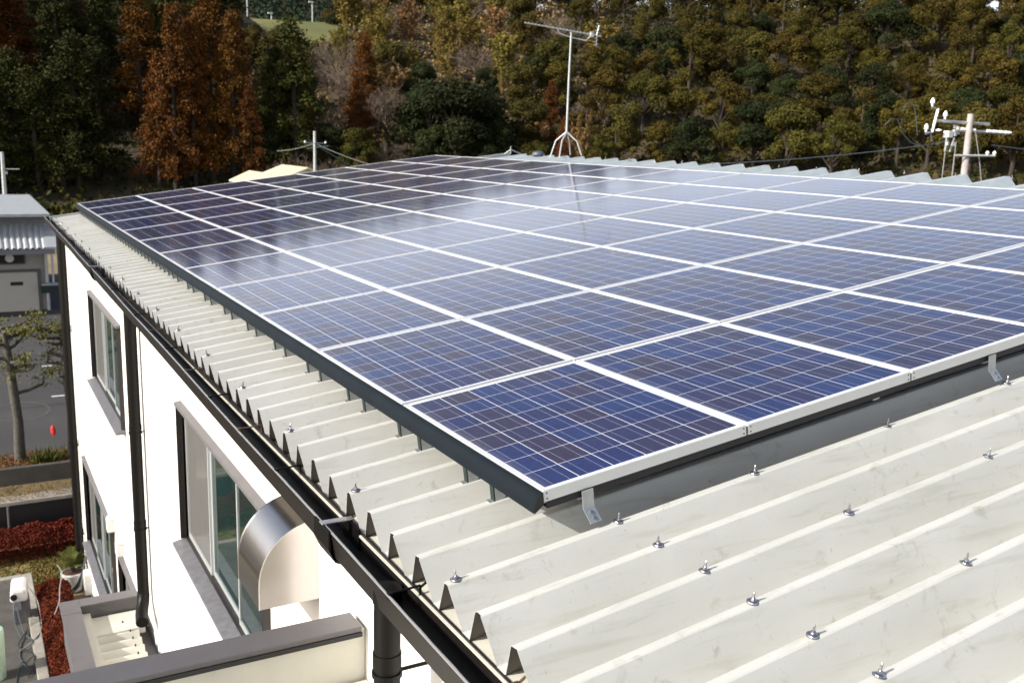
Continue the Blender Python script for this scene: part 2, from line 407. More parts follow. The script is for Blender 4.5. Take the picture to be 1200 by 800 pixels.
so = roof.modifiers.new('thickness','SOLIDIFY'); so.thickness = .0016; so.offset = -1; so.material_offset = 1; so.material_offset_rim = 1
# eave flashing under the rib ends, end flashings
b = MB(); b.box((-.462,BY0+.1,-.362),(-.12,BY1-.1,-.3535), T3)
b.build('eave_flashing', M['cream'], bld)
b = MB(); b.box((-.47,BY1-.12,-.37),(UR,BY1-.03,-.19), T3); b.box((-.47,BY1-.032,-.50),(UR,BY1-.02,-.188), T3)
b.build('gable_flashing', M['flash'], bld)
b = MB()
for k in range(k0+2, k1-1):           # closure plates in the rib mouths, well back from the tips
    c = V0 + k*PER
    pr_ = [(-.088,-.341),(-.014,-.206),(.014,-.206),(.088,-.341)]
    b.add([P(-.02,c+a,z) for a,z in pr_] + [P(-.018,c+a,z) for a,z in pr_], [(0,1,2,3),(7,6,5,4)])
b.build('rib_closure', M['cream'], bld)
# ridge: wider galvanised ridge sheet whose rib ends stand open against the trees
RP = .562
pf = []; k = 0; v = BY0 + .1
while v < BY1 - RP:
    pf += [(v,-.335),(v+.10,-.335),(v+.20,-.200),(v+.27,-.200),(v+.40,-.335)]; v += RP
b = MB(); n = len(pf)
b.add([P(u,v,z) for u in (7.62, 8.3, 8.93) for v,z in pf], [(i*n+q, i*n+q+1, (i+1)*n+q+1, (i+1)*n+q) for i in range(2) for q in range(n-1)])
rs_ = b.build('ridge_sheet', M['ridge'], bld, recalc=False); so = rs_.modifiers.new('thickness','SOLIDIFY'); so.thickness = .004

# roof fixings
def bolt_mesh():
    b = MB(); b.tube([(0,0,-.001),(0,0,.0015)], .0235, 16, 1)
    for (r0,z0,r1,z1) in ((.021,.0016,.019,.005),(.017,.0052,.009,.009)):
        b.tube([(0,0,z0),(0,0,z1)], [r0,r1], 14)
    b.tube([(0,0,.008),(0,0,.017)], .009, 6); b.tube([(0,0,.017),(0,0,.040),(0,0,.044)], [.0045,.0045,.0022], 8)
    me = bpy.data.meshes.new('roof_bolt'); me.from_pydata([v*.86 for v in b.v], [], b.f); me.materials.append(M['bolt']); me.materials.append(M['cap']); me.polygons.foreach_set('material_index', b.m)
    me.polygons.foreach_set('use_smooth',[False]*len(me.polygons)); return me
bmx = bolt_mesh(); nb = 0
def bolt(u, v):
    global nb
    if nb >= 98: return
    nb += 1
    o = bpy.data.objects.new('roof_bolt', bmx); C.objects.link(o); o.parent = bld
    o.location = P(u+rnd.uniform(-.01,.01), v, -.1965) - Vector(bld.location)
    o.rotation_euler = (rnd.uniform(-.05,.05), -TH+rnd.uniform(-.06,.06), rnd.uniform(0,3))
for k in range(0, -9, -1):
    for i,u in enumerate((.295, .99, 1.79, 2.62, 3.42)):
        if i == 0 and k <= 0 or (i and k % 2 == 0): bolt(u, V0+k*PER) if not (k == 0 and i == 0 and False) else None
for q in range(0, 17): bolt(-.405, V0+4*q*PER)
for q in range(-1, -4, -1): bolt(-.405, V0+4*q*PER)
for k in range(2, 64, 3): bolt(UR-.14, V0+k*PER)

# gutter with rim, hangers, joint boxes
def gz(v): return -.395 + .0095*max(0, min(v, 15))
def gutter_part():
    b = MB(); vv = [BY0, -2, 0, 2, 4, 6, 8, 10, 12, 14, BY1]
    prof = [(-.395,-.01),(-.395,-.10),(-.515,-.108),(-.532,0.0),(-.527,0.0),(-.511,-.102),(-.400,-.095),(-.400,-.01)]
    vs = [(x, v, gz(v)+z+(0.006*math.sin(v*2.3) if x < -.5 else 0)) for v in vv for x,z in prof]; n = len(prof)
    b.add(vs, [(i*n+q, i*n+(q+1)%n, (i+1)*n+(q+1)%n, (i+1)*n+q) for i in range(len(vv)-1) for q in range(n)] + [tuple(range(n)), tuple((len(vv)-1)*n+q for q in range(n))])
    return b
gut = gutter_part().build('gutter', M['gutter'], bld)
b = MB(); vv = [BY0+.4*i for i in range(int((BY1-BY0)/.4)+1)]
b.tube([(-.5295, v, gz(v)+.003+.004*math.sin(v*1.7)) for v in vv], .0055, 8); b.build('gutter_rim', M['gutter_rim'], gut, smooth=True)
for q in range(-3, 21):
    v = V0 + (3*q+1)*PER; z = gz(v)
    b = MB()
    b.tube([(-.524,v,z+.012),(-.46,v,z+.014),(-.40,v,z+.018)], .0045, 6); b.tube([P(-.40,v,-.205),P(-.40,v,-.30),(-.40,v,z+.01),(-.40,v,z-.03)], .0055, 6)
    b.box((-.532,v-.012,z-.012),(-.516,v+.012,z+.016))
    b.build('hanger', M['rust'] if q % 2 else M['pipe'], gut)
for v in (.93, 9.35):
    b = MB(); z = gz(v)
    pf = [(-.545,.012),(-.545,-.07),(-.515,-.135),(-.46,-.16),(-.415,-.135),(-.40,-.10),(-.40,.0),(-.41,.0),(-.41,-.105),(-.47,-.13),(-.52,-.115),(-.533,-.06),(-.533,.012)]
    b.prism(pf, v-.10, v+.10, lambda x,y,zz: Vector((x,y,z+zz)))
    b.box((-.546,v-.02,z+.012),(-.40,v+.02,z+.020), mi=1)
    b.build('gutter_joint', [M['pipe'], M['gutter_rim']], gut, bevel=.003)

# downpipes
def downpipe(x, y, zt, zb, r, elbow=False, arms=()):
    b = MB(); b.tube([(x,y,zt),(x,y,zt-.05),(x,y,zb)], [r*.98,r,r], 20)
    for a in (zt-.03,)+tuple(arms): b.tube([(x,y,a+.09),(x,y,a+.03)], r*1.08, 20)
    if elbow:
        b.tube([(x,y,zb+.02),(x-.01,y-.03,zb-.06),(x-.05,y-.16,zb-.14),(x-.07,y-.32,zb-.17)], r*1.08, 16)
    o = b.build('downpipe', M['pipe'], bld, smooth=True)
    for a in arms:
        c = MB(); c.tube([(x+r,y,a),(WX+.01,y,a)], .008, 6); c.tube([(x,y,a-.010),(x,y,a+.010)], r*1.14, 20)
        c.build('pipe_bracket', M['pipe'], o)
    return o
downpipe(-.468, .36, gz(.36)-.105, -1.6, .053, arms=(-.80,-1.25))
downpipe(-.34, 7.82, gz(8)-.105, -3.78, .062, elbow=True, arms=(-1.9,-3.0))
downpipe(-.34, 15.6, gz(15.6)-.105, GZ, .072, arms=(-2.2,-4.3,-6))

# windows with protruding hoods
def window(y0, y1, z0, z1, panes, blind=(0,)):
    D = .05
    fr = MB()
    fr.box((WX-D,y0-.03,z0),(WX+.05,y0,z1)); fr.box((WX-D,y1,z0),(WX+.05,y1+.03,z1)); fr.box((WX-D,y0-.03,z1-.012),(WX+.05,y1+.03,z1-.001)); fr.box((WX-.01,y0-.03,z0+.001),(WX+.05,y1+.03,z0+.012))
    w = fr.build('window', M['bronze'], bld)
    t = MB(); t.hexa([(WX-D-.01,y0-.04,z1),(WX+.05,y0-.04,z1),(WX+.05,y1+.04,z1),(WX-D-.01,y1+.04,z1),(WX-D-.01,y0-.04,z1+.03),(WX+.05,y0-.04,z1+.05),(WX+.05,y1+.04,z1+.05),(WX-D-.01,y1+.04,z1+.03)])
    t.build('window_hood', M['frame_top'], w, bevel=.004)
    s = MB(); s.hexa([(WX-D-.07,y0-.04,z0-.06),(WX+.03,y0-.04,z0-.06),(WX+.03,y1+.04,z0-.06),(WX-D-.07,y1+.04,z0-.06),(WX-D-.07,y0-.04,z0-.035),(WX+.03,y0-.04,z0+.0),(WX+.03,y1+.04,z0+.0),(WX-D-.07,y1+.04,z0-.035)])
    s.build('sill', M['sill'], w, bevel=.004)
    n = panes; L = (y1-y0)/n
    for i in range(n):
        a, c = y0+i*L, y0+(i+1)*L; x = WX+.03 + (.02 if i % 2 else 0)
        f = MB(); e = .028
        f.box((x-.012,a,z0),(x+.012,a+e,z1)); f.box((x-.012,c-e,z0),(x+.012,c,z1)); f.box((x-.012,a+e,z0),(x+.012,c-e,z0+.05)); f.box((x-.012,a+e,z1-e),(x+.012,c-e,z1))
        f.build('sash', M['sash'], w)
        g = MB(); g.box((x-.003,a+e,z0+.05),(x+.003,c-e,z1-e))
        g.build('pane', M['curtain'] if (n-1-i) in blind else M['glass'], w)
window(*wins[0], 3, (0,)); window(*wins[1], 3, (0,)); window(*wins[2], 4, (0,)); window(*wins[3], 2, (0,))

# stainless exhaust hood (half round, open underneath)
hy0, hy1, hx, ht, hb = 1.87, 2.30, .33, -.74, -1.20
pf = [(WX,hb),(WX-hx,hb)]
for i in range(0, 13):
    a = math.pi/2*i/12; pf.append((WX-hx*math.cos(a), (ht-.33)+(.33)*math.sin(a)))
b = MB(); n = len(pf)
b.add([(x,hy0,z) for x,z in pf], [tuple(range(n))]); b.add([(x,hy1,z) for x,z in pf], [tuple(range(n))[::-1]])
b.add([(x,y,z) for y in (hy0,hy1) for x,z in pf], [(i,i+1,n+i+1,n+i) for i in range(1,n-1)])
hood = b.build('exhaust_hood', M['steel'], bld, recalc=False, smooth=True)
for hy in (hy0-.001, hy1+.001):
    b = MB(); b.tube([(x,hy,z) for x,z in pf[1:]], .004, 6); b.build('hood_rim', M['steel'], hood)
# duct stub inside hood
b = MB(); b.tube([(WX-.01,(hy0+hy1)/2,-.98),(WX-.08,(hy0+hy1)/2,-.98)], .13, 20); b.build('duct', M['galv_dull'], hood)
# little vent caps on the wall
for (y,z) in ((10.9,-4.05),(10.0,-4.05),(8.55,-4.55)):
    b = MB(); b.box((WX-.10,y,z-.16),(WX,y+.15,z+.0)); b.prism([(-.06,0),(-.1,0),(-.08,.04),(0,.06),(0,0)], y, y+.15, lambda x,yy,zz: Vector((WX+x,yy,z+zz+.001)))
    b.build('vent_cap', M['plastic'], bld, bevel=.008)
b = MB(); b.box((WX-.12,14.75,GZ+.15),(WX,15.0,GZ+.55)); b.build('meter_box', M['plastic'], bld, bevel=.01)
b = MB()
for i in range(3):
    b.tube([(WX-.09+.02*i,14.7+.05*i,GZ+.9),(WX-.14,14.8,GZ+.6),(WX-.25+.03*i,15.0,GZ+.25),(WX-.4,15.2-.1*i,GZ+.05)], .012, 6)
b.build('meter_cable', M['cable'], bld)

# ------------------------------------------------------------------ near annex with parapet, and low canopy
anx = thing('annex_block', 'near flat roofed annex with grey parapet cap below the main eave', 'building', (-2,-1,GZ))
b = MB(); b.box((-5,-5,GZ),(WX-.003,1.27,-1.34)); b.build('wall', M['wall'], anx)
b = MB(); b.box((-5,-5,-1.336),(WX-.004,1.15,-1.30)); b.build('roof_deck', M['cream'], anx, bevel=.004)
b = MB(); b.box((-5,1.17,-1.34),(WX-.004,1.285,-1.045)); b.build('parapet', M['cream'], anx)
b = MB(); b.box((-5,1.135,-1.04),(WX-.03,1.30,-1.012)); b.build('parapet_cap', M['cap'], anx, bevel=.005)
b = MB(); b.box((-5,1.130,-1.062),(WX-.03,1.150,-1.0405)); b.build('cap_drip', M['black'], anx)
b = MB(); b.tube([(-.62,.75,-1.29),(-.55,.9,-1.27),(-.47,.42,-1.25)], .006, 6); b.box((-.65,.73,-1.30),(-.60,.78,-1.275)); b.build('stay_wire', M['rust'], anx)
b = MB()
for i in range(2): b.tube([(-.80+.05*i,.62,-1.30),(-.80+.05*i,.62,-1.27)], .008, 6)
b.build('deck_bolt', M['pipe'], anx)

cnp = thing('entrance_canopy', 'low entrance canopy with grey edge cap and small cream ribbed roof', 'canopy', (-.7,6,GZ))
cy0, cy1, cz = 3.2, 8.42, -3.98
b = MB(); b.box((-1.13,cy0,cz-.5),(-.99,cy1,cz-.03)); b.box((-.988,cy1-.14,cz-.5),(WX-.005,cy1,cz-.03)); b.build('fascia', M['cap'], cnp)
b = MB(); b.box((-1.16,cy0,cz-.028),(-.955,cy1-.32,cz)); b.box((-1.16,cy1-.315,cz-.028),(-.955,cy1+.03,cz+.001)); b.box((-.953,cy1-.165,cz-.028),(WX-.09,cy1+.03,cz)); b.build('edge_cap', M['cap'], cnp, bevel=.004)
b = MB(); b.box((-.95,cy0,cz-.30),(-.86,cy1-.17,cz-.10)); b.build('side_flashing', M['cream'], cnp)
b = MB(); b.box((-.86,cy1-.62,cz-.24),(WX-.09,cy1-.17,cz-.17))
cp = .18; vs = []; c0 = cy1-.62
prof = []
for k in range(22):
    y = c0 - k*cp; prof += [(y,-.19),(y-.025,-.19),(y-.075,-.27),(y-.13,-.27)]
b.add([(x,y,cz+z) for x in (-.85, WX-.16) for y,z in prof], [(i,i+1,len(prof)+i+1,len(prof)+i) for i in range(len(prof)-1)])
b.build('ribbed_roof', M['cream'], cnp, recalc=False)
b = MB(); b.box((-.98,cy0,cz-.45),(WX-.005,cy1-.15,cz-.40)); b.build('soffit', M['cap'], cnp)
b = MB()
for k in range(0, 8): b.tube([(-.50,c0-.012-k*cp,cz-.19),(-.50,c0-.012-k*cp,cz-.165)], .008, 6)
b.tube([(-.55,c0+.2,cz-.17),(-.55,c0+.2,cz-.15)], .009, 6); b.build('canopy_bolt', M['pipe'], cnp)

# ------------------------------------------------------------------ solar panels
PU, PV = 1.0, 1.3314
NU, NV = 7, 12
WU, WV, FH, FW = .990, 1.321, .046, .011
def panel(u, v):
    t = bpy.data.objects.new('solar_panel', None); C.objects.link(t); t.empty_display_size = .1
    return t
def local_obj(name, b, m, parent, bevel=0):
    me = bpy.data.meshes.new(name); me.from_pydata(b.v, [], b.f)
    for q in (m if isinstance(m, list) else [m]): me.materials.append(q)
    if isinstance(m, list): me.polygons.foreach_set('material_index', b.m)
    o = bpy.data.objects.new(name, me); C.objects.link(o); o.parent = parent
    if bevel:
        q = o.modifiers.new('bevel','BEVEL'); q.width = bevel; q.segments = 2; q.limit_method = 'ANGLE'
    return o
pan0 = panel(0,0)
fb = MB()
fb.box((0,0,-FH),(WU,FW,0)); fb.box((0,WV-FW,-FH),(WU,WV,0)); fb.box((0,FW,-FH),(FW,WV-FW,0)); fb.box((WU-FW,FW,-FH),(WU,WV-FW,0))
local_obj('panel_frame', fb, M['alu'], pan0, .0012)
gb = MB(); gb.box((FW,FW,-.010),(WU-FW,WV-FW,-.0035)); local_obj('cell_sheet', gb, M['cells'], pan0)
ords = ['nearest','second','third','fourth','fifth','sixth','seventh','eighth','ninth','tenth','eleventh','farthest']
cols = ['lowest along the eave','second up from the eave','third up from the eave','fourth up from the eave','fifth up from the eave','second from the ridge','topmost by the ridge']
for j in range(NV):
    for i in range(NU):
        o = pan0 if (i,j) == (0,0) else copy_tree(pan0)
        o.location = P(i*PU + .004, j*PV + .004 + (.003 if j > 0 else 0), rnd.uniform(-.0006,.0006)); o.rotation_euler = (0, -TH, 0)
        look = 'blue solar panel' if j < 5 else 'dark blue panel'
        row = ords[j] + (' row' if j in (0,11) else ' row from the near edge')
        if j == 0:
            for x in (.014, WU-.014):
                for z in (-.012,-.034):
                    sb = MB(); sb.tube([(x,.004,z),(x,-.0012,z)], .0034, 8); local_obj('frame_screw', sb, M['pipe'], o)
            if i: sb = MB(); sb.box((-.007,.002,-.040),(-.001,.006,-.010)); local_obj('joint_clip', sb, M['black'], o)
        tag(o, look + ' in the ' + row + ', ' + cols[i], 'solar panel', 'solar panels in the rooftop array')
ATOP = NV*PV
# curved dark edge cover along the eave side
rack = thing('panel_racking', 'steel racking under the solar panels with dark cover strip along the eave edge', 'mounting rack', tuple(P(0,0,-.05)))
pf = []
for i in range(9):
    a = i/8; pf.append((-.004 - .050*math.sin(a*math.pi/2*1.0), -.004 - .076*(1-math.cos(a*math.pi/2))))
pf = [(-.002,-.002),(-.012,-.004),(-.024,-.012),(-.035,-.026),(-.044,-.044),(-.049,-.060),(-.050,-.072),(-.043,-.076),(-.002,-.052)]
seg = 0; v = 0.0
while v < ATOP - .1:
    e = min(v+2.66, ATOP); b = MB(); b.prism(pf, v+.0015, e-.0015, lambda x,y,z: P(x,y,z)); b.build('cover_strip', M['alu_dk'], rack, smooth=True); v = e
b = MB(); b.add([P(x,-.003,z) for x,z in pf]+[P(x,-.001,z) for x,z in pf], [tuple(range(9))[::-1], tuple(range(9,18))]+[(i,(i+1)%9,9+(i+1)%9,9+i) for i in range(9)]); b.build('end_cap', M['black'], rack)

# mounting rails and feet
for i, u in enumerate((.19, 1.8, 2.57, 3.8, 4.9, 5.9, 6.75)):
    b = MB(); b.box((u-.02,.03,-.095),(u+.02,ATOP-.03,-.0475), T3); b.build('rail', M['galv_dull'], rack)
b = MB(); b.box((.02,.012,-.078),(6.95,.018,-.047), T3); b.box((.02,.018,-.078),(6.95,.05,-.074), T3); b.build('edge_rail', M['black'], rack)
fm = MB()
fm.box((-.003,-.016,-.117),(.003,.016,0), mi=0); fm.box((-.004,-.016,-.1175),(-.026,.016,-.1125), mi=1); fm.box((.003,-.016,-.115),(.05,-.012,-.02), mi=1)
fme = bpy.data.meshes.new('mounting_foot'); fme.from_pydata(fm.v, [], fm.f); fme.materials.append(M['dk_green']); fme.materials.append(M['galv']); fme.polygons.foreach_set('material_index', fm.m)
for k in range(2, 66):
    if k % 3 == 1 and k < 30: continue
    o = bpy.data.objects.new('mounting_foot', fme); C.objects.link(o); o.parent = rack
    o.location = P(.012, V0 + k*PER + .004, -.083) - Vector(rack.location); o.rotation_euler = (0,-TH,0)
for u in (.19, 2.57, 4.95):
    b = MB(); b.box((u-.025,-.008,-.125),(u+.025,-.003,-.047), T3)
    c0_ = [P(u-.025,-.006,-.123),P(u+.025,-.006,-.123),P(u+.031,-.040,-.172),P(u-.019,-.040,-.172)]
    nn = Vector((0,-.82,.57))*.004
    b.hexa(c0_+[q+nn for q in c0_]); o = b.build('edge_bracket', M['galv'], rack)
    for (du,t) in ((.001,.3),(.004,.7)):
        p = P(u+du,-.006-.034*t,-.123-.049*t)+nn
        c = MB(); c.tube([p, p+nn.normalized()*.006], .0075, 8); c.build('bolt', M['bolt'], o)

# ------------------------------------------------------------------ roof antenna
ab = P(8.78, 13.72, -.19)
ant = thing('roof_antenna', 'white tv antenna on a tall mast with four splayed legs at the ridge', 'antenna', tuple(ab))
hub = ab + Vector((0,0,.48)); top = ab + Vector((.05,.05,2.37))
b = MB(); b.tube([hub-Vector((0,0,.06)), hub+Vector((.01,.01,.9)), top], [.021,.019,.016], 10); b.build('mast', M['galv_dull'], ant, smooth=True)
for (dx,dy) in ((-.24,-.17),(.19,-.22),(-.20,.20),(.22,.19)):
    d = Vector((dx,dy,0)); b = MB(); b.tube([hub, hub+d*.75-Vector((0,0,.18)), ab+d*1.12+Vector((0,0,.0+dx*math.tan(TH)))], .013, 8); b.build('leg', M['galv_dull'], ant, smooth=True)
right = Vector((.873,-.488,.029)); bd = (right*1.0 + Vector((0,0,-.17))).normalized(); fwd = Vector((.483,.853,0))
b0 = top + Vector((0,0,.02)) - bd*.93; b1 = top + Vector((0,0,.02)) + bd*.60
b = MB(); b.tube([b0,b1], .012, 8)
for i in range(20):
    p = b0 + bd*(.03+i*.068); L_ = .085+.002*i
    b.tube([p-fwd*L_, p+fwd*L_], .0045, 5); b.box(tuple(p-Vector((.008,.008,.012))), tuple(p+Vector((.008,.008,.02))))
b.build('boom', M['galv'], ant)
b = MB(); q = top + Vector((0,0,-.10)); b.tube([top-bd*.27+Vector((0,0,.02)), top-bd*.24+Vector((0,0,-.06)), q, top+bd*.30+Vector((0,0,-.11)), top+bd*.36+Vector((0,0,-.03))], .011, 8); b.build('boom_support', M['galv'], ant, smooth=True)
b = MB(); e = b1
upv = Vector((0,0,1))
for s in (1,-1):
    r0 = e - bd*.10; tip = e + upv*(.20*s) + bd*(-.06 if s > 0 else -.10)
    b.tube([r0, tip], .009, 6)
    for t in (.35,.7,1.): 
        p = r0.lerp(tip,t); b.tube([p-fwd*.16-bd*.05, p+fwd*.16+bd*.05], .007, 5)
b.box(tuple(b1-bd*.2-Vector((.03,.03,.05))), tuple(b1-bd*.2+Vector((.03,.03,.05))))
b.tube([b1-bd*.05-fwd*.18, b1-bd*.05+fwd*.18], .007, 5)
b.build('reflector', M['galv'], ant)
b = MB(); b.tube([top-Vector((0,0,.1)), top-Vector((-.03,0,.5)), hub+Vector((.03,0,.3)), hub+Vector((.02,0,-.1))], .006, 5); b.build('aerial_cable', M['cable_blk'], ant)
# small white stub and rod at the ridge
b = MB(); p = P(8.8,16.0,-.2); b.tube([p,p+Vector((0,0,.17))], .012, 6); b.tube([p+Vector((0,0,.10)),p+Vector((.22,-.12,.0))], .010, 6); b.tube([p+Vector((0,0,.10)),p+Vector((-.12,.06,.0))], .010, 6)
tag(b.build('ridge_bracket', M['galv']), 'small white three legged rod bracket on the ridge left of the antenna', 'bracket')
b = MB(); p = P(8.85,14.9,-.195); b.tube([p,p+Vector((0,0,.05)),p+Vector((0,0,.08))], [.14,.12,.05], 14)
tag(b.build('ridge_vent', M['cable'], smooth=True), 'low dark round vent on the ridge beside the antenna legs', 'vent')

# ------------------------------------------------------------------ utility poles
def insulator(b, p, r=.045, h=.16, mi=0):
    p = Vector(p); b.tube([p,p+Vector((0,0,h*.3)),p+Vector((0,0,h*.35)),p+Vector((0,0,h*.7)),p+Vector((0,0,h))], [r*.5,r*.6,r*1.1,r,r*.35], 8, mi)
pb = Vector((19.9,12.9,GZ)); pole = thing('utility_pole', 'concrete utility pole with crossarms, insulators and switchgear beyond the ridge', 'utility pole', tuple(pb))
pt = Vector((20.0,13.05,2.28)); b = MB(); b.tube([pb,pb.lerp(pt,.5),pt], [.15,.105,.075], 14); b.build('post', M['pole'], pole, smooth=True)
def dep(x, y, z, f=1143.02):
    d = Vector(((x-600)/f, (y-400)/f, 1.))*z
    return Vector((-1.802,-2.917,1.258)) + Rw[0]*d.x + Rw[1]*d.y + Rw[2]*d.z
arm_dir = Vector((.873,-.488,0))
A1 = [Vector((19.26,13.45,2.10)), Vector((20.42,12.80,2.05))]
b = MB(); b.tube(A1, .035, 4); b.build('crossarm', M['galv'], pole)
b = MB(); zz = [Vector((19.05,13.55,1.78)), Vector((19.20,13.48,1.82)), Vector((19.28,13.44,2.38)), Vector((19.14,13.52,2.41))]
b.tube(zz, .035, 4); b.build('riser_arm', M['galv'], pole)
for p in (Vector((19.06,13.55,1.82)), Vector((19.15,13.52,2.44)), Vector((19.45,13.35,2.14))):
    b = MB(); insulator(b, p, .048, .20); b.build('insulator', M['ceramic'], pole, smooth=True)
A2 = [Vector((19.72,13.2,1.89)), Vector((20.86,12.55,1.83))]
b = MB(); b.tube(A2, .035, 4); b.build('crossarm', M['galv'], pole)
for t in (.12,.3,.62,.74,.86,.97):
    b = MB(); p = A2[0].lerp(A2[1],t); b.tube([p-arm_dir*.06+Vector((0,0,.03)), p+arm_dir*.08+Vector((0,0,.03))], [.045,.03], 8); b.build('insulator', M['ceramic'], pole, smooth=True)
A3 = [Vector((19.62,13.1,1.27)), Vector((20.5,12.6,1.29))]
b = MB(); b.tube(A3, .03, 4); b.build('crossarm', M['galv_dull'], pole)
for t in (.80,.97):
    b = MB(); insulator(b, A3[0].lerp(A3[1],t)+Vector((0,0,.02)), .04, .10); b.build('insulator', M['ceramic'], pole, smooth=True)
b = MB(); b.box((19.46,13.2,1.70),(19.64,13.36,1.86)); b.build('switch_box', M['plastic'], pole, bevel=.01)
b = MB(); 
for i in range(14):
    p = Vector((19.5+rnd.uniform(-.05,.42),13.25+rnd.uniform(-.1,.1),rnd.uniform(1.42,1.98))); b.box(tuple(p-Vector((.03,.03,.04))), tuple(p+Vector((.03,.03,.04))))
b.tube([(19.5,13.28,1.70),(19.5,13.28,1.38),(19.62,13.24,1.36),(19.68,13.2,1.7)], .022, 6)
b.build('switchgear', M['galv_dull'], pole)
b = MB(); insulator(b, (19.28,13.36,1.84), .07, .06); b.build('lamp_cap', M['ceramic'], pole)
b = MB(); b.tube([(19.50,13.28,1.38),(19.50,13.28,.4),(19.50,13.28,GZ+3)], .012, 6); b.tube([(19.74,13.18,1.6),(19.74,13.18,.4)], .014, 6)
b.tube([(20.1,12.95,1.9),(20.25,12.85,1.2),(20.42,12.75,.3),(20.5,12.7,-1)], .010, 6); b.build('riser_cable', M['cable_lt'], pole)
b = MB(); b.tube([A1[0]-Vector((0,0,.1)), Vector((19.15,13.5,1.9)), Vector((19.18,13.45,1.6)), Vector((19.3,13.4,1.52)), Vector((19.5,13.3,1.62))], .014, 6)
b.build('jumper_cable', M['cable'], pole)
def wire(name, a, c, sag, label, r=.012, m='cable', n=24):
    a, c = Vector(a), Vector(c); b = MB()
    b.tube([a.lerp(c,i/n)-Vector((0,0,sag*4*(i/n)*(1-i/n))) for i in range(n+1)], r, 5)
    return tag(b.build(name, M[m], smooth=True), label, 'cable')
wire('overhead_cable', (19.35,13.4,1.55), (9.7,20.8,.84), .35, 'thin grey cable sagging left from the right utility pole toward the roof', .009)
wire('overhead_cable', (20.45,12.7,1.55), (40,5,1.9), .6, 'thin cable running right from the utility pole against the dark trees')
b = MB(); p0 = Vector((18.75,13.7,1.62))
b.tube([(18.2,14.1,1.95),(18.3,14.0,2.12),(18.42,13.9,2.10),(18.55,13.85,1.8),(18.75,13.7,1.55),(19.0,13.6,1.48),(19.3,13.45,1.55)], .008, 6)
b.tube([(18.55,13.9,2.3),(18.68,13.85,2.55),(18.8,13.8,2.5),(18.88,13.75,2.2),(18.95,13.7,1.72)], .008, 6)
tag(b.build('cable_loop', M['cable'], smooth=True), 'loose grey cable loops hanging in the air left of the concrete pole', 'cable')
# pole among the houses, centre left
b0 = Vector((18.1,58.4,LZ-.2)); p2 = thing('utility_pole', 'thin white utility pole behind the yellow roof with drooping wires', 'utility pole', tuple(b0))
b = MB(); b.tube([b0, b0+Vector((.03,.05,7.85))], [.13,.085], 10); b.build('post', M['galv_dull'], p2, smooth=True)
b = MB(); q = b0+Vector((0,0,7.1)); b.tube([q-arm_dir*.65, q+arm_dir*.75], .035, 4); b.tube([q-arm_dir*.5-Vector((0,0,.35)), q+arm_dir*.9-Vector((0,0,.15))], .03, 4); b.build('crossarm', M['cable'], p2)
b = MB()
for t in (-.6,.7): insulator(b, q+arm_dir*t, .06, .14)
b.build('insulator', M['ceramic'], p2)
wire('overhead_cable', q, q+arm_dir*2.1+Vector((0,0,-1.25)), .03, 'green cable drooping right from the thin white pole', .045, 'dk_green', 8)
wire('overhead_cable', q, q+arm_dir*4.0+Vector((0,0,-1.35)), .1, 'thin pale wire running down right from the thin white pole', .02, 'cable_lt', 8)
wire('overhead_cable', q, q-arm_dir*2.4+Vector((0,0,-.55)), .1, 'thin pale wire running left from the thin white pole', .018, 'cable_lt', 8)
b0 = Vector((.52,63,LZ-.3)); p3 = thing('utility_pole', 'teal shaded utility pole rising behind the flat shed roof at far left', 'utility pole', tuple(b0))
b = MB(); b.tube([b0, b0+Vector((.03,0,6.2))], [.16,.10], 10); b.build('post', M['galv_dull'], p3, smooth=True)
b = MB(); q = b0+Vector((0,0,5.2)); b.tube([q, q+arm_dir*1.0+Vector((0,0,.02))], .03, 4); b.box(tuple(q+Vector((.1,-.1,-.3))), tuple(q+Vector((.25,.05,-.12)))); b.build('crossarm', M['galv'], p3)
wire('overhead_cable', (-9,24.5,-3.62), (7,26.5,-3.25), .12, 'black cable crossing the car park in front of the pollarded trees', .022, 'cable_blk')

# ------------------------------------------------------------------ shed
shx, shy = 1.12, 41.0
shed = thing('shed', 'grey flat roofed shed with roller shutter across the car park', 'shed', (-2,shy+4,LZ))
b = MB(); b.box((-9,shy,LZ),(shx,shy+9,-2.1)); b.build('wall', M['shed_wall'], shed)
b = MB(); b.hexa([(-9.2,shy-.9,-2.13),(shx+.15,shy-.9,-2.13),(shx+.15,shy+11.5,-2.13),(-9.2,shy+11.5,-2.13),(-9.2,shy-.9,-2.02),(shx+.15,shy-.9,-2.02),(shx+.15,shy+11.5,-1.98),(-9.2,shy+11.5,-1.98)]); b.build('roof', M['flash'], shed)
b = MB(); pf = []; x = -9.0
while x < shx-.05:
    pf += [(x,0),(x+.05,.055),(x+.11,.055),(x+.16,0)]; x += .22
b = MB(); b.add([(x,shy-1.45,-3.34+z) for x,z in pf]+[(x,shy-.02,-2.50+z) for x,z in pf], [(i,i+1,len(pf)+i+1,len(pf)+i) for i in range(len(pf)-1)])
cn = b.build('corrugated_awning', M['tin'], shed, recalc=False)
b = MB(); b.hexa([(shx-.10,shy-1.48,-3.35),(shx+.38,shy-1.48,-3.35),(shx+.38,shy,-2.5),(shx-.10,shy,-2.5),(shx-.10,shy-1.48,-3.27),(shx+.38,shy-1.48,-3.27),(shx+.38,shy,-2.42),(shx-.10,shy,-2.42)]); b.build('awning_flashing', M['flash'], shed)
b = MB(); b.box((-9,shy-1.47,-3.55),(shx+.2,shy-1.38,-3.36)); b.box((-9,shy-.06,-2.45),(shx,shy-.001,-2.14)); b.build('fascia', M['sill'], shed)
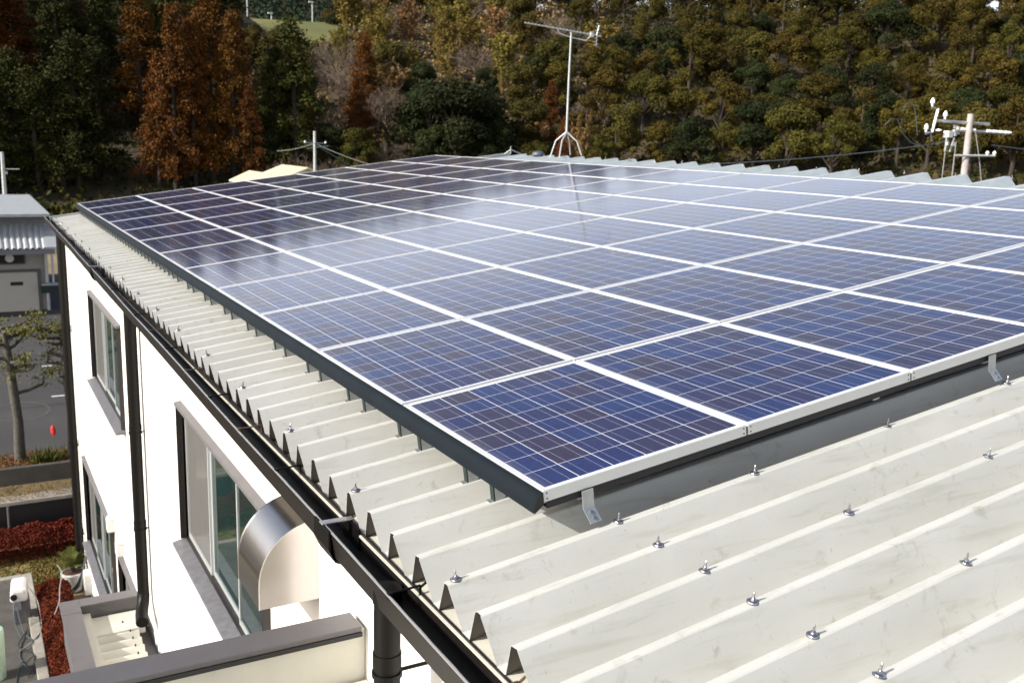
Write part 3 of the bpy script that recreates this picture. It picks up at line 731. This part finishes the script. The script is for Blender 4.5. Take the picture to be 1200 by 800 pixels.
b = MB(); b.box((-3.2,shy-.05,LZ),(.72,shy-.003,-4.42)); [b.box((-3.2,shy-.062,LZ+.19*k),(.72,shy-.0505,LZ+.19*k+.15)) for k in range(8)]; b.build('roller_shutter', M['shutter'], shed)
b = MB(); b.box((-3.35,shy-.09,LZ),(-3.205,shy-.001,-4.3)); b.box((.725,shy-.09,LZ),(.84,shy-.001,-4.3)); b.box((-3.2,shy-.09,-4.415),(.722,shy-.001,-4.3)); b.build('shutter_frame', M['cap'], shed)
b = MB(); b.box((-.28,shy-.07,-4.95),(.18,shy-.063,-4.80)); b.build('shutter_slot', M['black'], shed)
b = MB(); b.box((-3,shy-.04,-4.05),(.28,shy-.02,-3.62)); w = b.build('window', M['black'], shed)
b = MB(); b.box((.28,shy-.05,-4.09),(.33,shy-.005,-3.6)); b.box((-3,shy-.05,-4.10),(.278,shy-.005,-4.055)); b.build('window_frame', M['frame_top'], w)
b = MB(); b.tube([(-.25,shy-.09,-3.84),(-.25,shy-.05,-3.84)], .16, 16); b.tube([(-.85,shy-.09,-3.84),(-.85,shy-.05,-3.84)], .16, 16); b.build('fan', M['plastic'], w)
b = MB(); b.tube([(shx-.05,shy-.15,-3.3),(shx-.05,shy-.15,LZ)], .06, 10); b.tube([(shx+.18,shy-.12,-3.3),(shx+.18,shy-.12,-5.2)], .04, 8); b.build('drainpipe', M['tin'], shed, smooth=True)
b = MB(); b.box((shx-.28,shy-.45,-5.25),(shx+.33,shy-.02,-4.95)); b.box((shx-.28,shy-.45,-4.948),(shx+.33,shy-.02,-4.88), mi=1); b.build('green_box', [M['dk_green'], M['flash']], shed)
# white walled house whose yellow roof shows over the panels
def house(x0,x1,y0,y1,z0,ze,zr,label):
    h = thing('house', label, 'house', ((x0+x1)/2,(y0+y1)/2,z0)); e = .35; xm = (x0+x1)/2
    b = MB(); b.box((x0,y0,z0),(x1,y1,ze))
    for y in (y0,y1): b.add([(x0,y,ze),(x1,y,ze),(xm,y,zr)],[(0,1,2)])
    b.build('wall', M['cream'], h)
    b = MB()
    b.hexa([(x0-e,y0-e,ze-.15),(xm,y0-e,zr),(xm,y1+e,zr),(x0-e,y1+e,ze-.15),(x0-e,y0-e,ze-.05),(xm,y0-e,zr+.1),(xm,y1+e,zr+.1),(x0-e,y1+e,ze-.05)])
    b.hexa([(xm,y0-e,zr),(x1+e,y0-e,ze-.15),(x1+e,y1+e,ze-.15),(xm,y1+e,zr),(xm,y0-e,zr+.1),(x1+e,y0-e,ze-.05),(x1+e,y1+e,ze-.05),(xm,y1+e,zr+.1)])
    b.build('roof', M['yellow_roof'], h)
    for xa in (x0+.6, x1-1.4):
        b = MB(); b.box((xa,y0-.03,z0+1),(xa+.8,y0-.002,z0+2.1)); b.build('window', M['glass'], h)
house(14.9,17.0,57,66,LZ-.2,-1.72,-1.22,'cream house whose lower yellow roof peeks over the panels')
house(16.4,19.0,58.8,64,LZ-.2,-1.25,-.72,'cream house with the higher yellow roof peak beside the thin pole')

# ------------------------------------------------------------------ retaining wall, planter, hedges, pot
wl = thing('retaining_wall', 'dark retaining wall with fence below the car park', 'wall', (0,18,GZ))
b = MB(); b.box((-12,17.95,GZ),(9,18.05,LZ-.10)); b.build('wall_face', M['black'], wl)  # one even black over the whole wall face
b = MB(); b.box((-12,17.92,LZ-.098),(9,18.32,LZ-.03)); b.build('ledge', M['concrete_lt'], wl)
b = MB()
for x in (-3.4,-1.42,.1): b.tube([(x,17.88,GZ),(x,17.88,LZ-.1)], .025, 8)
b.build('fence_post', M['cap'], wl)
pl = thing('planter', 'long concrete planter kerb beside the car park holding the pollarded trees', 'planter', (0,19.2,LZ))
b = MB(); b.box((-12,18.95,LZ-.1),(6,19.07,LZ+.34)); b.box((-12,20.25,LZ-.1),(6,20.36,LZ+.18)); b.build('planter_wall', M['concrete'], pl, bevel=.01)
b = MB(); vs=[]; nx=90
for i in range(nx+1):
    for j in range(5):
        vs.append((-12+18*i/nx, 19.07+1.18*j/4, LZ+.24+.06*noise.noise(Vector((i*.4,j*.8,0)))))
b.add(vs, [(i*5+j,(i+1)*5+j,(i+1)*5+j+1,i*5+j+1) for i in range(nx) for j in range(4)]); b.build('planter_soil', M['soil'], pl, recalc=False)

def leaf_quads(b, p, n, size, rng, mi=0, flat=0.0, aspect=1.6, dirv=None):
    for _ in range(n):
        d = Vector((rng.gauss(0,1),rng.gauss(0,1),rng.gauss(0,1)))
        if d.length < 1e-4: continue
        d.normalize(); q = Vector((rng.gauss(0,1),rng.gauss(0,1),rng.gauss(0,1)*(1-flat)));
        if dirv is not None: q = q*.6 + dirv
        a = q.cross(d)
        if a.length < 1e-4: continue
        a.normalize(); c = a.cross(q).normalized(); s = size*rng.uniform(.6,1.3)
        c = c*s*aspect*.5; a = a*s*.5
        b.v += [p-a-c*.2, p-c, p+a-c*.2, p+c]; k = len(b.v); b.f.append((k-4,k-3,k-2,k-1)); b.m.append(mi)
def hedge(name, x0,x1,y0,y1,z0,h,n,size,m,label,rx=None):
    b = MB(); rng = random.Random(hash(label) % 1000 if False else len(label)*7)
    for _ in range(n):
        x = rng.uniform(x0,x1); y = rng.uniform(y0,y1)
        ex = min(x-x0,x1-x)/max(.001,min(.35,(x1-x0)/2)); ey = min(y-y0,y1-y)/.35
        e = math.sqrt(max(0.02,min(1,ex)))*math.sqrt(max(.02,min(1,ey)))
        top = h*(.55+.45*e)+.06*noise.noise(Vector((x*3,y*3,0)))+.05*noise.noise(Vector((x*9,y*9,3)))
        z = z0 + (top if rng.random() < .7 else rng.uniform(.05,1)*top)
        leaf_quads(b, Vector((x,y,z))+Vector((rng.gauss(0,.012),rng.gauss(0,.012),rng.gauss(0,.015))), 1, size, rng)
    o = b.build(name, m, recalc=False); return tag(o, label, 'hedge')
hedge('hedge', -4.5,1.0,16.95,17.75,GZ,.62,70000,.024,LF['hedge'],'long red leaved hedge in front of the dark retaining wall')
hedge('hedge', -1.12,-.60,11.2,15.2,GZ,.5,52000,.024,LF['hedge'],'narrow red hedge between the kerb and the building wall')
b = MB(); rng = random.Random(3)
for _ in range(9000):
    x = rng.uniform(-4,0); y = rng.uniform(19.1,20.2); leaf_quads(b, Vector((x,y,LZ+.27+rng.random()*.05)), 1, .02, rng, 0 if rng.random()<.5 else 1)
for _ in range(6000):
    x = rng.uniform(-4,0); y = rng.uniform(17.95,18.9); leaf_quads(b, Vector((x,y,LZ-.02+rng.random()*.02)), 1, .017, rng, 1)
o = b.build('leaf_litter', [LF['hedge'], LF['straw']], recalc=False); tag(o, 'red brown fallen leaves and dry grass in the planter', 'litter', None, 'stuff')
b = MB()
for _ in range(9000):
    x = rng.uniform(-1.14,-.3); y = rng.uniform(15.7,17.0)
    if rng.random() < .3: x = rng.uniform(-4,0.5); y = rng.uniform(16.4,17.2)
    leaf_quads(b, Vector((x,y,GZ+.05+rng.random()*.03)), 1, .03, rng, 0 if rng.random() < .5 else 1, dirv=None)
o = b.build('grass', [LF['aloe'], LF['straw']], recalc=False); tag(o, 'patchy green and straw coloured grass by the potted palm', 'grass', None, 'stuff')
# palm in a pot
pp = Vector((-.50,15.42,GZ+.02)); pot = thing('potted_palm', 'small palm in a round white pot at the building corner', 'potted plant', tuple(pp))
b = MB(); b.tube([pp,pp+Vector((0,0,.30)),pp+Vector((0,0,.32)),pp+Vector((0,0,.35))], [.14,.185,.205,.205], 24); b.tube([pp+Vector((0,0,.351)),pp+Vector((0,0,.352))], [.18,.18], 24, 1)
b.build('pot', [M['plastic'], M['soil']], pot, smooth=True)
b = MB(); b.tube([pp+Vector((0,0,.34)),pp+Vector((.0,0,.46))], [.05,.04], 8); b.build('trunk', M['bark'], pot)
b = MB(); rng = random.Random(5)
for k in range(26):
    a = rng.uniform(0,6.28); el = rng.uniform(.15,1.3); L_ = rng.uniform(.32,.52)
    pts = [pp+Vector((0,0,.45))+Vector((math.cos(a)*math.cos(el)*L_*t, math.sin(a)*math.cos(el)*L_*t, math.sin(el)*L_*t-.25*L_*t*t)) for t in (0,.33,.66,1)]
    b.tube(pts, .003, 4)
    for t in range(14):
        q = t/14; i = min(2,int(q*3)); p = pts[i].lerp(pts[i+1], q*3-i); d = (pts[i+1]-pts[i]).normalized()
        for s in (1,-1):
            sd = d.cross(Vector((0,0,1))).normalized()*s; e = p + (sd*.8+d*.7)*.13*(1-.5*q); w = d*.008
            b.add([p-w,p+w,e], [(0,1,2)])
b.build('fronds', LF['aloe'], pot, recalc=False)
# aloe bush with flower
bp = Vector((-.58,19.45,LZ+.25)); al = thing('aloe_bush', 'round yellow green aloe bush with one red flower spike in the planter', 'bush', tuple(bp))
b = MB(); rng = random.Random(9)
for k in range(420):
    a = rng.uniform(0,6.28); el = math.asin(rng.uniform(0.05,1)); base = bp + Vector((rng.gauss(0,.14),rng.gauss(0,.12),0))
    d = Vector((math.cos(a)*math.cos(el), math.sin(a)*math.cos(el), math.sin(el))); L_ = rng.uniform(.22,.40); s = d.cross(Vector((0,0,1))).normalized()*.012
    m_ = base+d*L_*.5; b.add([base-s,base+s,m_+s*.8,m_-s*.8], [(0,1,2,3)]); b.add([m_-s*.8,m_+s*.8,base+d*L_+Vector((0,0,.03))], [(0,1,2)])
b.build('leaves', LF['aloe'], al, recalc=False)
b = MB(); q = bp+Vector((.16,.05,.3)); b.tube([q,q+Vector((.01,0,.26))], .008, 6); b.tube([q+Vector((.01,0,.24)),q+Vector((.01,0,.32)),q+Vector((.0,0,.42)),q+Vector((0,0,.48))], [.02,.05,.045,.01], 8, 1); b.build('flower_spike', [LF['tuft'], M['red']], al)
# pollarded trees
def pollard(base, label, seed, lean, h=3.6):
    rng = random.Random(seed); t = thing('pollarded_tree', label, 'tree', tuple(base), 'pollarded trees in the planter')
    b = MB(); pts = [base, base+Vector((.02,0,.9)), base+Vector((lean*.3,0,1.8)), base+Vector((lean*.6,.05,2.5)), base+Vector((lean,.05,h))]
    b.tube(pts, [.125,.10,.095,.075,.025], 10); tips = []
    for k in range(19):
        f = rng.uniform(.40,1); i = min(3,int(f*4)); p = pts[i].lerp(pts[i+1], f*4-i); a = rng.uniform(0,6.28)
        d = Vector((math.cos(a),math.sin(a),.15)); L_ = rng.uniform(.28,.62)
        e1 = p+d*L_*.5; e2 = e1+Vector((d.x,d.y,rng.uniform(.1,.5)))*L_*.5; e3 = e2+Vector((rng.gauss(0,.1),rng.gauss(0,.1),rng.uniform(.05,.22)))
        b.tube([p,e1,e2,e3], [.045,.034,.028,.012], 6); tips += [e2,e3,e2.lerp(e3,.5)+Vector((rng.gauss(0,.1),rng.gauss(0,.1),.05))]
    b.build('trunk', M['bark_plane'], t, smooth=True)
    c = MB()
    for p in tips:
        for _ in range(rng.randint(24,60)):
            leaf_quads(c, p+Vector((rng.gauss(0,.10),rng.gauss(0,.10),rng.gauss(0,.04))), 1, .034, rng)
    c.build('crown', LF['tuft'], t, recalc=False)
pollard(Vector((-1.08,19.75,LZ+.22)), 'pollarded tree with bare knobbly branches, left one in the planter', 11, -.15, 2.95)
pollard(Vector((-.02,19.8,LZ+.22)), 'pollarded tree half hidden behind the white building corner', 21, -.1, 2.8)

# garden equipment by the kerb
gb_ = Vector((-1.42,14.6,GZ)); eq = thing('garden_equipment_box', 'white rounded housing with black round opening on a grey box by the kerb', 'equipment', tuple(gb_))
b = MB(); b.hexa([gb_+Vector(q) for q in ((-.10,-.16,.0),(.16,-.16,0),(.16,.16,0),(-.10,.16,0),(-.10,-.16,.42),(.16,-.16,.42),(.16,.16,.42),(-.10,.16,.42))]); b.build('pedestal', M['sill'], eq, bevel=.015)
b = MB(); b.hexa([gb_+Vector(q) for q in ((-.15,-.25,.43),(.13,-.25,.43),(.17,.25,.46),(-.11,.25,.46),(-.13,-.24,.66),(.11,-.24,.66),(.15,.24,.70),(-.09,.24,.70))]); b.build('housing', M['plastic'], eq, bevel=.05)
b = MB(); b.tube([gb_+Vector((-.08,-.24,.54)),gb_+Vector((-.085,-.262,.54))], .055, 16); b.build('opening', M['lens'], eq)
b = MB(); b.box(tuple(gb_+Vector((-.10,-.20,.28))), tuple(gb_+Vector((.02,-.165,.425)))); b.build('tag_plate', M['flash'], eq)
def loose(pts, label, r, m):
    b = MB(); P_ = [Vector(p) for p in pts]; out = []
    for i in range(len(P_)-1):
        p0,p1,p2,p3 = P_[max(i-1,0)],P_[i],P_[i+1],P_[min(i+2,len(P_)-1)]
        for k in range(8):
            t = k/8; out.append(.5*((2*p1)+(p2-p0)*t+(2*p0-5*p1+4*p2-p3)*t*t+(3*p1-p0-3*p2+p3)*t**3))
    out.append(P_[-1]); b.tube(out, r, 6); return tag(b.build('cable', M[m], smooth=True), label, 'cable')
loose([(-1.5,14.4,-6.6),(-1.52,14.2,-6.85),(-1.45,13.8,-6.97),(-1.5,13.2,-6.98),(-1.35,12.6,-6.98)], 'grey blue cable hanging from the white housing onto the paving', .008, 'cable')
loose([(-1.38,14.4,-6.6),(-1.33,14.1,-6.9),(-1.5,13.6,-6.97),(-1.3,13.0,-6.9),(-1.42,12.5,-6.98)], 'black cable looping beside the kerb below the white housing', .008, 'cable_blk')
loose([(-1.48,14.4,-6.6),(-1.40,14.0,-6.95),(-1.30,13.5,-6.9),(-1.52,12.9,-6.98),(-1.6,12.4,-6.98)], 'second grey cable coiled on the paving by the kerb', .008, 'cable')
loose([(-1.25,14.5,-6.4),(-1.15,14.35,-6.6),(-1.13,14.0,-6.9),(-1.25,13.6,-6.9),(-1.5,13.4,-6.97)], 'pale cable arching over the kerb from the white housing', .008, 'cable_lt')
loose([(-.75,15.4,-6.45),(-.72,14.9,-6.4),(-.8,14.3,-6.42),(-.85,13.8,-6.42),(-.95,13.5,-6.5)], 'thin pale cable lying across the narrow red hedge', .008, 'cable_lt')
tk = Vector((-1.86,12.75,GZ)); b = MB(); b.tube([tk,tk+Vector((0,0,.75)),tk+Vector((0,0,.80)),tk+Vector((0,0,.82))], [.15,.16,.15,.09], 24)
tank = tag(b.build('water_tank', M['green_tank'], smooth=True), 'pale green cylindrical tank at the far left edge by the paving', 'tank')

# ------------------------------------------------------------------ trees
def proto(kind, seed):
    """returns (crown mesh, trunk mesh) standing on the origin, about the real size"""
    rng = random.Random(seed); c = MB(); t = MB()
    if kind in ('cedar','rust'):
        H = 15; t.tube([(0,0,-1),(0,0,H*.5),(0,0,H*.95)], [.26,.18,.03], 7)
        for k in range(95):
            f = rng.random()**.85; z = H*(.14+.84*f); rad = (3.1*(1-f)**.75+.25)*rng.uniform(.55,1.1); a = rng.uniform(0,6.28)
            e = Vector((math.cos(a)*rad, math.sin(a)*rad, z-rad*.28+rng.uniform(-.2,.3)))
            s = Vector((0,0,z)); 
            if k % 3 == 0: t.tube([s,e], [.05,.015], 4, cap=False)
            nclump = 3 + int(rad*2)
            for q in range(nclump):
                w = .35+.65*(q+1)/nclump; p = s.lerp(e,w)+Vector((rng.gauss(0,.16),rng.gauss(0,.16),rng.gauss(0,.12)))
                for _ in range(24):
                    leaf_quads(c, p+Vector((rng.gauss(0,.27),rng.gauss(0,.27),rng.gauss(0,.22))), 1, .15, rng, aspect=1.9)
    elif kind in ('oak','oakdk','olive','fargreen'):
        H = 7.6; t.tube([(0,0,-1),(.1,0,2),(0,.1,H*.8)], [.24,.17,.05], 7)
        nb_ = rng.randint(11,19); blobs = []; ex = rng.uniform(.8,1.2)
        for k in range(nb_):
            a = rng.uniform(0,6.28); f = rng.random(); z = H*(.38+.54*f); rr = 2.3*ex*math.sqrt(max(.05,1-((f-.35)/.72)**2))*rng.uniform(.45,1)
            blobs.append((Vector((math.cos(a)*rr, math.sin(a)*rr, z)), rng.uniform(.6,1.35)))
        blobs.append((Vector((0,0,H*.95)), 1.0)); 
        for p,r_ in blobs:
            t.tube([(0,0,p.z*.55),p], [.09,.02], 4, cap=False)
            for _ in range(520):
                d = Vector((rng.gauss(0,1),rng.gauss(0,1),rng.gauss(0,1)+.35)).normalized()
                rr = r_*(rng.uniform(.72,1.08) + .16*noise.noise(d*3+p)); q = p+Vector((d.x*rr,d.y*rr,d.z*rr*.78))
                # leaves face roughly outward so each clump takes light on one side
                nrm = (d + Vector((rng.gauss(0,.55),rng.gauss(0,.55),rng.gauss(0,.55)))).normalized()
                a = nrm.cross(Vector((rng.gauss(0,1),rng.gauss(0,1),rng.gauss(0,1)))).normalized(); e = nrm.cross(a)
                s = rng.uniform(.07,.15); c.v += [q-a*s, q-e*s*.7, q+a*s, q+e*s*.7]; k_ = len(c.v); c.f.append((k_-4,k_-3,k_-2,k_-1)); c.m.append(0)
    elif kind == 'bare':
        H = 8
        def grow(p, d, L_, r_, lv):
            e = p+d*L_; t.tube([p, p.lerp(e,.5)+Vector((rng.gauss(0,.05),rng.gauss(0,.05),0))*L_, e], [r_,r_*.8,r_*.6], 5 if lv < 2 else 3, cap=False)
            if lv >= 5: return
            for _ in range(3 if lv else 4):
                q = p.lerp(e, rng.uniform(.45,1)); nd = (d+Vector((rng.gauss(0,.5),rng.gauss(0,.5),rng.gauss(.1,.35)))).normalized(); grow(q, nd, L_*rng.uniform(.55,.8), r_*.58, lv+1)
        grow(Vector((0,0,-.5)), Vector((rng.gauss(0,.08),rng.gauss(0,.08),1)), 3.0, .16, 0)
        for _ in range(1400):
            a = rng.uniform(0,6.28); f = rng.random(); rr = 2.3*math.sqrt(rng.random()); p = Vector((math.cos(a)*rr,math.sin(a)*rr,2.5+4.5*f*(1-rr/4)))
            d = Vector((math.cos(a)*.5+rng.gauss(0,.4),math.sin(a)*.5+rng.gauss(0,.4),1+rng.gauss(0,.3))).normalized()*rng.uniform(.3,.7); s = d.cross(Vector((rng.gauss(0,1),rng.gauss(0,1),0))).normalized()*.018
            c.add([p-s,p+s,p+d], [(0,1,2)])
    else:      # bamboo / straw plume
        H = 9
        for k in range(16):
            a = rng.uniform(0,6.28); rr = 1.3*math.sqrt(rng.random()); b0_ = Vector((math.cos(a)*rr,math.sin(a)*rr,-.3)); h = H*rng.uniform(.65,1); ln = Vector((rng.gauss(0,.9),rng.gauss(0,.9),0))
            pts = [b0_, b0_+Vector((0,0,h*.5))+ln*.15, b0_+Vector((0,0,h*.85))+ln*.55, b0_+Vector((0,0,h*.97))+ln*1.1]
            t.tube(pts, [.045,.035,.02,.008], 4, cap=False)
            for _ in range(230):
                f = .3+.7*rng.random(); i = min(2,int(f*3)); p = pts[i].lerp(pts[i+1], f*3-i); w = .42*(1.25-f)
                leaf_quads(c, p+Vector((rng.gauss(0,w),rng.gauss(0,w),rng.gauss(0,.25))), 1, .15, rng, aspect=2.8, dirv=None)
    return c, t
PROT = {}
tm = {'cedar':M['bark'],'rust':M['bark'],'oak':M['bark'],'oakdk':M['bark'],'olive':M['bark'],'fargreen':M['bark'],'bare':M['bark_pale'],'bamboo':LF['bamboo'],'straw':M['bark_pale']}
cm = dict(LF); cm['bare'] = M['twig']
def get(kind, s):
    geo = {'rust':'cedar','oakdk':'oak','olive':'oak','fargreen':'oak','straw':'bamboo'}.get(kind, kind)
    key = (kind, s)
    if key not in PROT:
        if (geo,s,'g') not in PROT:
            PROT[(geo,s,'g')] = proto(geo, 100+s*17+len(geo))
        c, t = PROT[(geo,s,'g')]; out = []
        for nm, b, m in (('crown',c,cm[kind]),('trunk',t,tm[kind])):
            me = bpy.data.meshes.new(nm); me.from_pydata(b.v, [], b.f); me.materials.append(m); out.append(me)
        PROT[key] = out
    return PROT[key]
HMAX = {'cedar':15,'rust':15,'oak':8.4,'oakdk':8.4,'olive':8.4,'fargreen':8.4,'bare':8,'bamboo':9,'straw':9}
NAME = {'cedar':('cedar_tree','tall dark green cedar'),'rust':('conifer_tree','rust red autumn conifer'),'oak':('oak_tree','olive brown round crowned tree'),'oakdk':('evergreen_tree','dark green bushy evergreen tree'),
        'olive':('broadleaf_tree','yellow green bushy tree'),'fargreen':('evergreen_tree','blue green distant tree'),'bare':('bare_tree','leafless pale grey tree'),'bamboo':('bamboo_clump','tall yellow green bamboo clump'),'straw':('dry_bamboo_clump','straw coloured dry bamboo clump')}
ntree = 0
def zone(px, r):
    z = ['over the shed','over the far panel corner','behind the thin white pole','left of the antenna','right of the antenna','left of the concrete pole','behind the concrete pole'][min(6,max(0,int((px+20)//180)))]
    d = 'at the hill foot' if r < 122 else 'low on the hill' if r < 140 else 'halfway up the hill' if r < 165 else 'high on the hill'
    return d + ' ' + z
def tree(kind, px, r, h, wide=1.0):
    """px: bearing written as the photograph's column, r: metres from the standpoint"""
    global ntree
    if ntree >= 420: return
    az = math.atan2(.483,.853) + math.atan((px-600)/1143.); x = CX+r*math.sin(az); y = CY+r*math.cos(az); s = rnd.randrange(5)
    cmesh, tmesh = get(kind, s); nm, lab = NAME[kind]
    o = bpy.data.objects.new(nm, None); C.objects.link(o); k = h/HMAX[kind]
    o.location = (x, y, hill(x,y)-.2); o.scale = (k*wide,k*wide,k); o.rotation_euler = (rnd.uniform(-.04,.04),rnd.uniform(-.04,.04),rnd.uniform(0,6.28))
    for m_, q in (('crown',cmesh),('trunk',tmesh)):
        c = bpy.data.objects.new(m_, q); C.objects.link(c); c.parent = o
    tag(o, lab + ' ' + zone(px, r), 'bamboo' if 'bamboo' in nm else 'tree', lab + 's ' + zone(px, r)); ntree += 1
def pick(opts):
    t = rnd.random()*sum(w for _,w in opts)
    for k,w in opts:
        t -= w
        if t <= 0: return k
    return opts[-1][0]
U = rnd.uniform
# front rank on the left: tall conifers
for px in range(-90, 345, 27):
    if 150 < px < 300: continue
    tree('cedar', px+U(-6,6), 112+U(-3,3), U(11.5,13.5) if px < 75 else U(14,18), 1.35 if px < 75 else 1.25)
for px,h in ((186,15),(205,20),(229,18.5),(250,21.5),(274,19),(296,12)): tree('rust', px, 111+U(-2,2), h*.97, .82)
for px in range(-70, 300, 34): tree('rust' if px < 40 or (150 < px and rnd.random() < .75) else 'cedar', px+U(-8,8), 128+U(-3,3), U(14,17), 1.2)
for px in range(-60, 290, 42): tree(pick([('rust',2),('cedar',2)]), px+U(-8,8), 146+U(-3,3), U(12,15), 1.25)
for px in range(-60, 270, 46): tree(pick([('rust',1),('cedar',3)]), px+U(-8,8), 166+U(-3,3), U(12,14), 1.3)
# middle: mixed brush, bamboo, bare trees
for r, hh in ((108,6),(114,7),(121,7.5),(130,7.5),(140,7.5),(151,8),(163,8),(176,8)):
    step = 37 if r < 135 else 33
    px = 300 + U(0,20)
    while px < 700:
        if r > 145 and 300 < px < 385: px += step; continue        # open embankment
        if px < 470: o_ = [('bare',4),('straw',2.2),('olive',1.5),('oak',1.2),('oakdk',.9),('rust',.5)] if r > 116 else [('oakdk',2),('oak',2),('olive',1.5),('bare',1.5)]
        elif px < 600: o_ = [('oakdk',5),('oak',1)] if r < 140 else [('bamboo',3),('bare',2),('straw',2),('rust',.7)]
        else: o_ = [('oak',3),('olive',1.8),('rust',.6),('bare',.9),('bamboo',.6),('oakdk',1.8)]
        if 380 < px < 560 and r > 145: o_ = [('bamboo',4),('straw',2),('bare',1.5)]
        k = pick(o_); tree(k, px+U(-7,7), r+U(-3,3), hh*U(.75,1.2)*(1.35 if k == 'rust' else 1), 1.25 if k in ('bare','straw','bamboo') else 1.05)
        px += step*U(.85,1.2)
tree('oakdk', 525, 112, 13, 1.25); tree('oakdk', 500, 118, 11, 1.2); tree('oakdk', 548, 117, 11, 1.2); tree('rust', 425, 128, 12, 1.1); tree('oakdk', 345, 122, 10, 1.2)
tree('straw', 672, 109, 11, .5); tree('rust', 655, 112, 9, .8)
# right: round crowned trees up the slope
for r, hh in ((118,8.2),(128,8),(138,8),(148,8),(159,8),(171,8),(184,8.2)):
    px = 700 + U(0,25)
    while px < 1290:
        k = pick([('oak',6),('olive',1.6),('oakdk',1.8),('bare',.04)]) if r < 170 else pick([('oak',4),('olive',1),('bare',.9)])
        tree(k, px+U(-7,7), r+U(-3,3), hh*U(.8,1.22), U(1.0,1.25)); px += (40 if r < 140 else 34)*U(.8,1.2)
for r in (194, 205, 216):
    px = 400
    while px < 1300:
        tree(pick([('oak',4),('oakdk',1),('bare',.5),('bamboo',.5)]), px+U(-7,7), r, U(9,11.5), 1.3); px += 38*U(.8,1.2)
print('TREES', ntree)

# undergrowth, far wood and the grassy embankment in the gap
def scatter(name, n, r0, r1, p0, p1, size, mats, label, hmax, seed, wts, cat='undergrowth'):
    rng = random.Random(seed); b = MB()
    for _ in range(n):
        px = rng.uniform(p0,p1); r = r0+(r1-r0)*rng.random()**.8; az = math.atan2(.483,.853)+math.atan((px-600)/1143.); x = CX+r*math.sin(az); y = CY+r*math.cos(az); z = hill(x,y)
        if 285 < px < 402 and r > 160: continue
        hh = hmax*max(.05,.5+.9*noise.noise(Vector((x*.25,y*.25,2)))); mi = wts(px, r, rng)
        for _ in range(5): leaf_quads(b, Vector((x+rng.gauss(0,.5),y+rng.gauss(0,.5),z+rng.uniform(0,hh))), 1, size, rng, mi)
    o = b.build(name, mats, recalc=False); return tag(o, label, cat, None, 'stuff')
def w1(px, r, rng):
    if px < 290: return rng.choice((0,0,0,3)) if r > 106 else rng.choice((0,2,2,3))
    if px < 700: return rng.choice((1,1,1,2,0,3,4,1))
    return rng.choice((0,2,3,3,0))
scatter('undergrowth', 17000, 104, 190, -110, 1300, .34, [LF['oakdk'],LF['straw'],LF['olive'],LF['oak'],M['twig']], 'low tangled brush covering the hillside between the trees', 2.2, 31, w1)
scatter('roadside_shrubs', 3200, 88, 100, -60, 240, .3, [LF['oakdk'],LF['straw'],LF['olive'],LF['oak'],M['twig']], 'low yellow green shrubs in front of the forest beyond the shed', 2.0, 32, lambda px,r,rng: rng.choice((2,2,0,3)), 'shrubs')
# embankment
def at(px, r, z): 
    az = math.atan2(.483,.853)+math.atan((px-600)/1143.); return Vector((CX+r*math.sin(az), CY+r*math.cos(az), z))
b = MB(); q = []
for px in range(250, 450, 10):
    q += [at(px,176,17.0), at(px,196,22.6), at(px,206,22.8), at(px,250,20)]
b.add(q, [(i*4+j,(i+1)*4+j,(i+1)*4+j+1,i*4+j+1) for i in range(19) for j in range(3)]); structure(b.build('embankment', M['bank'], recalc=False))
for i,(px,h) in enumerate(((293,4.4),(320,1.7),(366,4.2))):
    p = at(px, 203, 22.7); o = thing('lamp_post', ['thin white lamp post at the left end of the far embankment','short lamp post in the middle of the far embankment','thin white lamp post at the right end of the far embankment'][i], 'lamp post', tuple(p), 'lamp posts on the embankment')
    b = MB(); b.tube([p,p+Vector((0,0,h))], .14, 6); b.build('post', M['galv_dull'], o)
    b = MB(); b.box(tuple(p+Vector((-.7,-.2,h))), tuple(p+Vector((.2,.2,h+.25)))); b.build('lamp_head', M['plastic'], o)
b = MB(); q = []
for px in range(150, 560, 10): q += [at(px,255,14), at(px,300,30), at(px,360,62), at(px,420,70)]
b.add(q, [(i*4+j,(i+1)*4+j,(i+1)*4+j+1,i*4+j+1) for i in range(40) for j in range(3)]); structure(b.build('far_hill', M['slope'], recalc=False))
rng = random.Random(77); b = MB()
for _ in range(420):
    px = rng.uniform(200,520); t_ = rng.random(); r = 262+110*t_; z = 16+46*t_+rng.uniform(-1,1); p = at(px, r, z); rad = rng.uniform(2.2,3.6)
    for _ in range(110):
        d = Vector((rng.gauss(0,1),rng.gauss(0,1),rng.gauss(0,1)+.5)).normalized(); leaf_quads(b, p+Vector((d.x*rad,d.y*rad,d.z*rad*1.5+3)), 1, .62, rng)
o = b.build('far_wood', LF['fargreen'], recalc=False); tag(o, 'dark blue green wood on the far hill behind the embankment', 'wood', None, 'stuff')
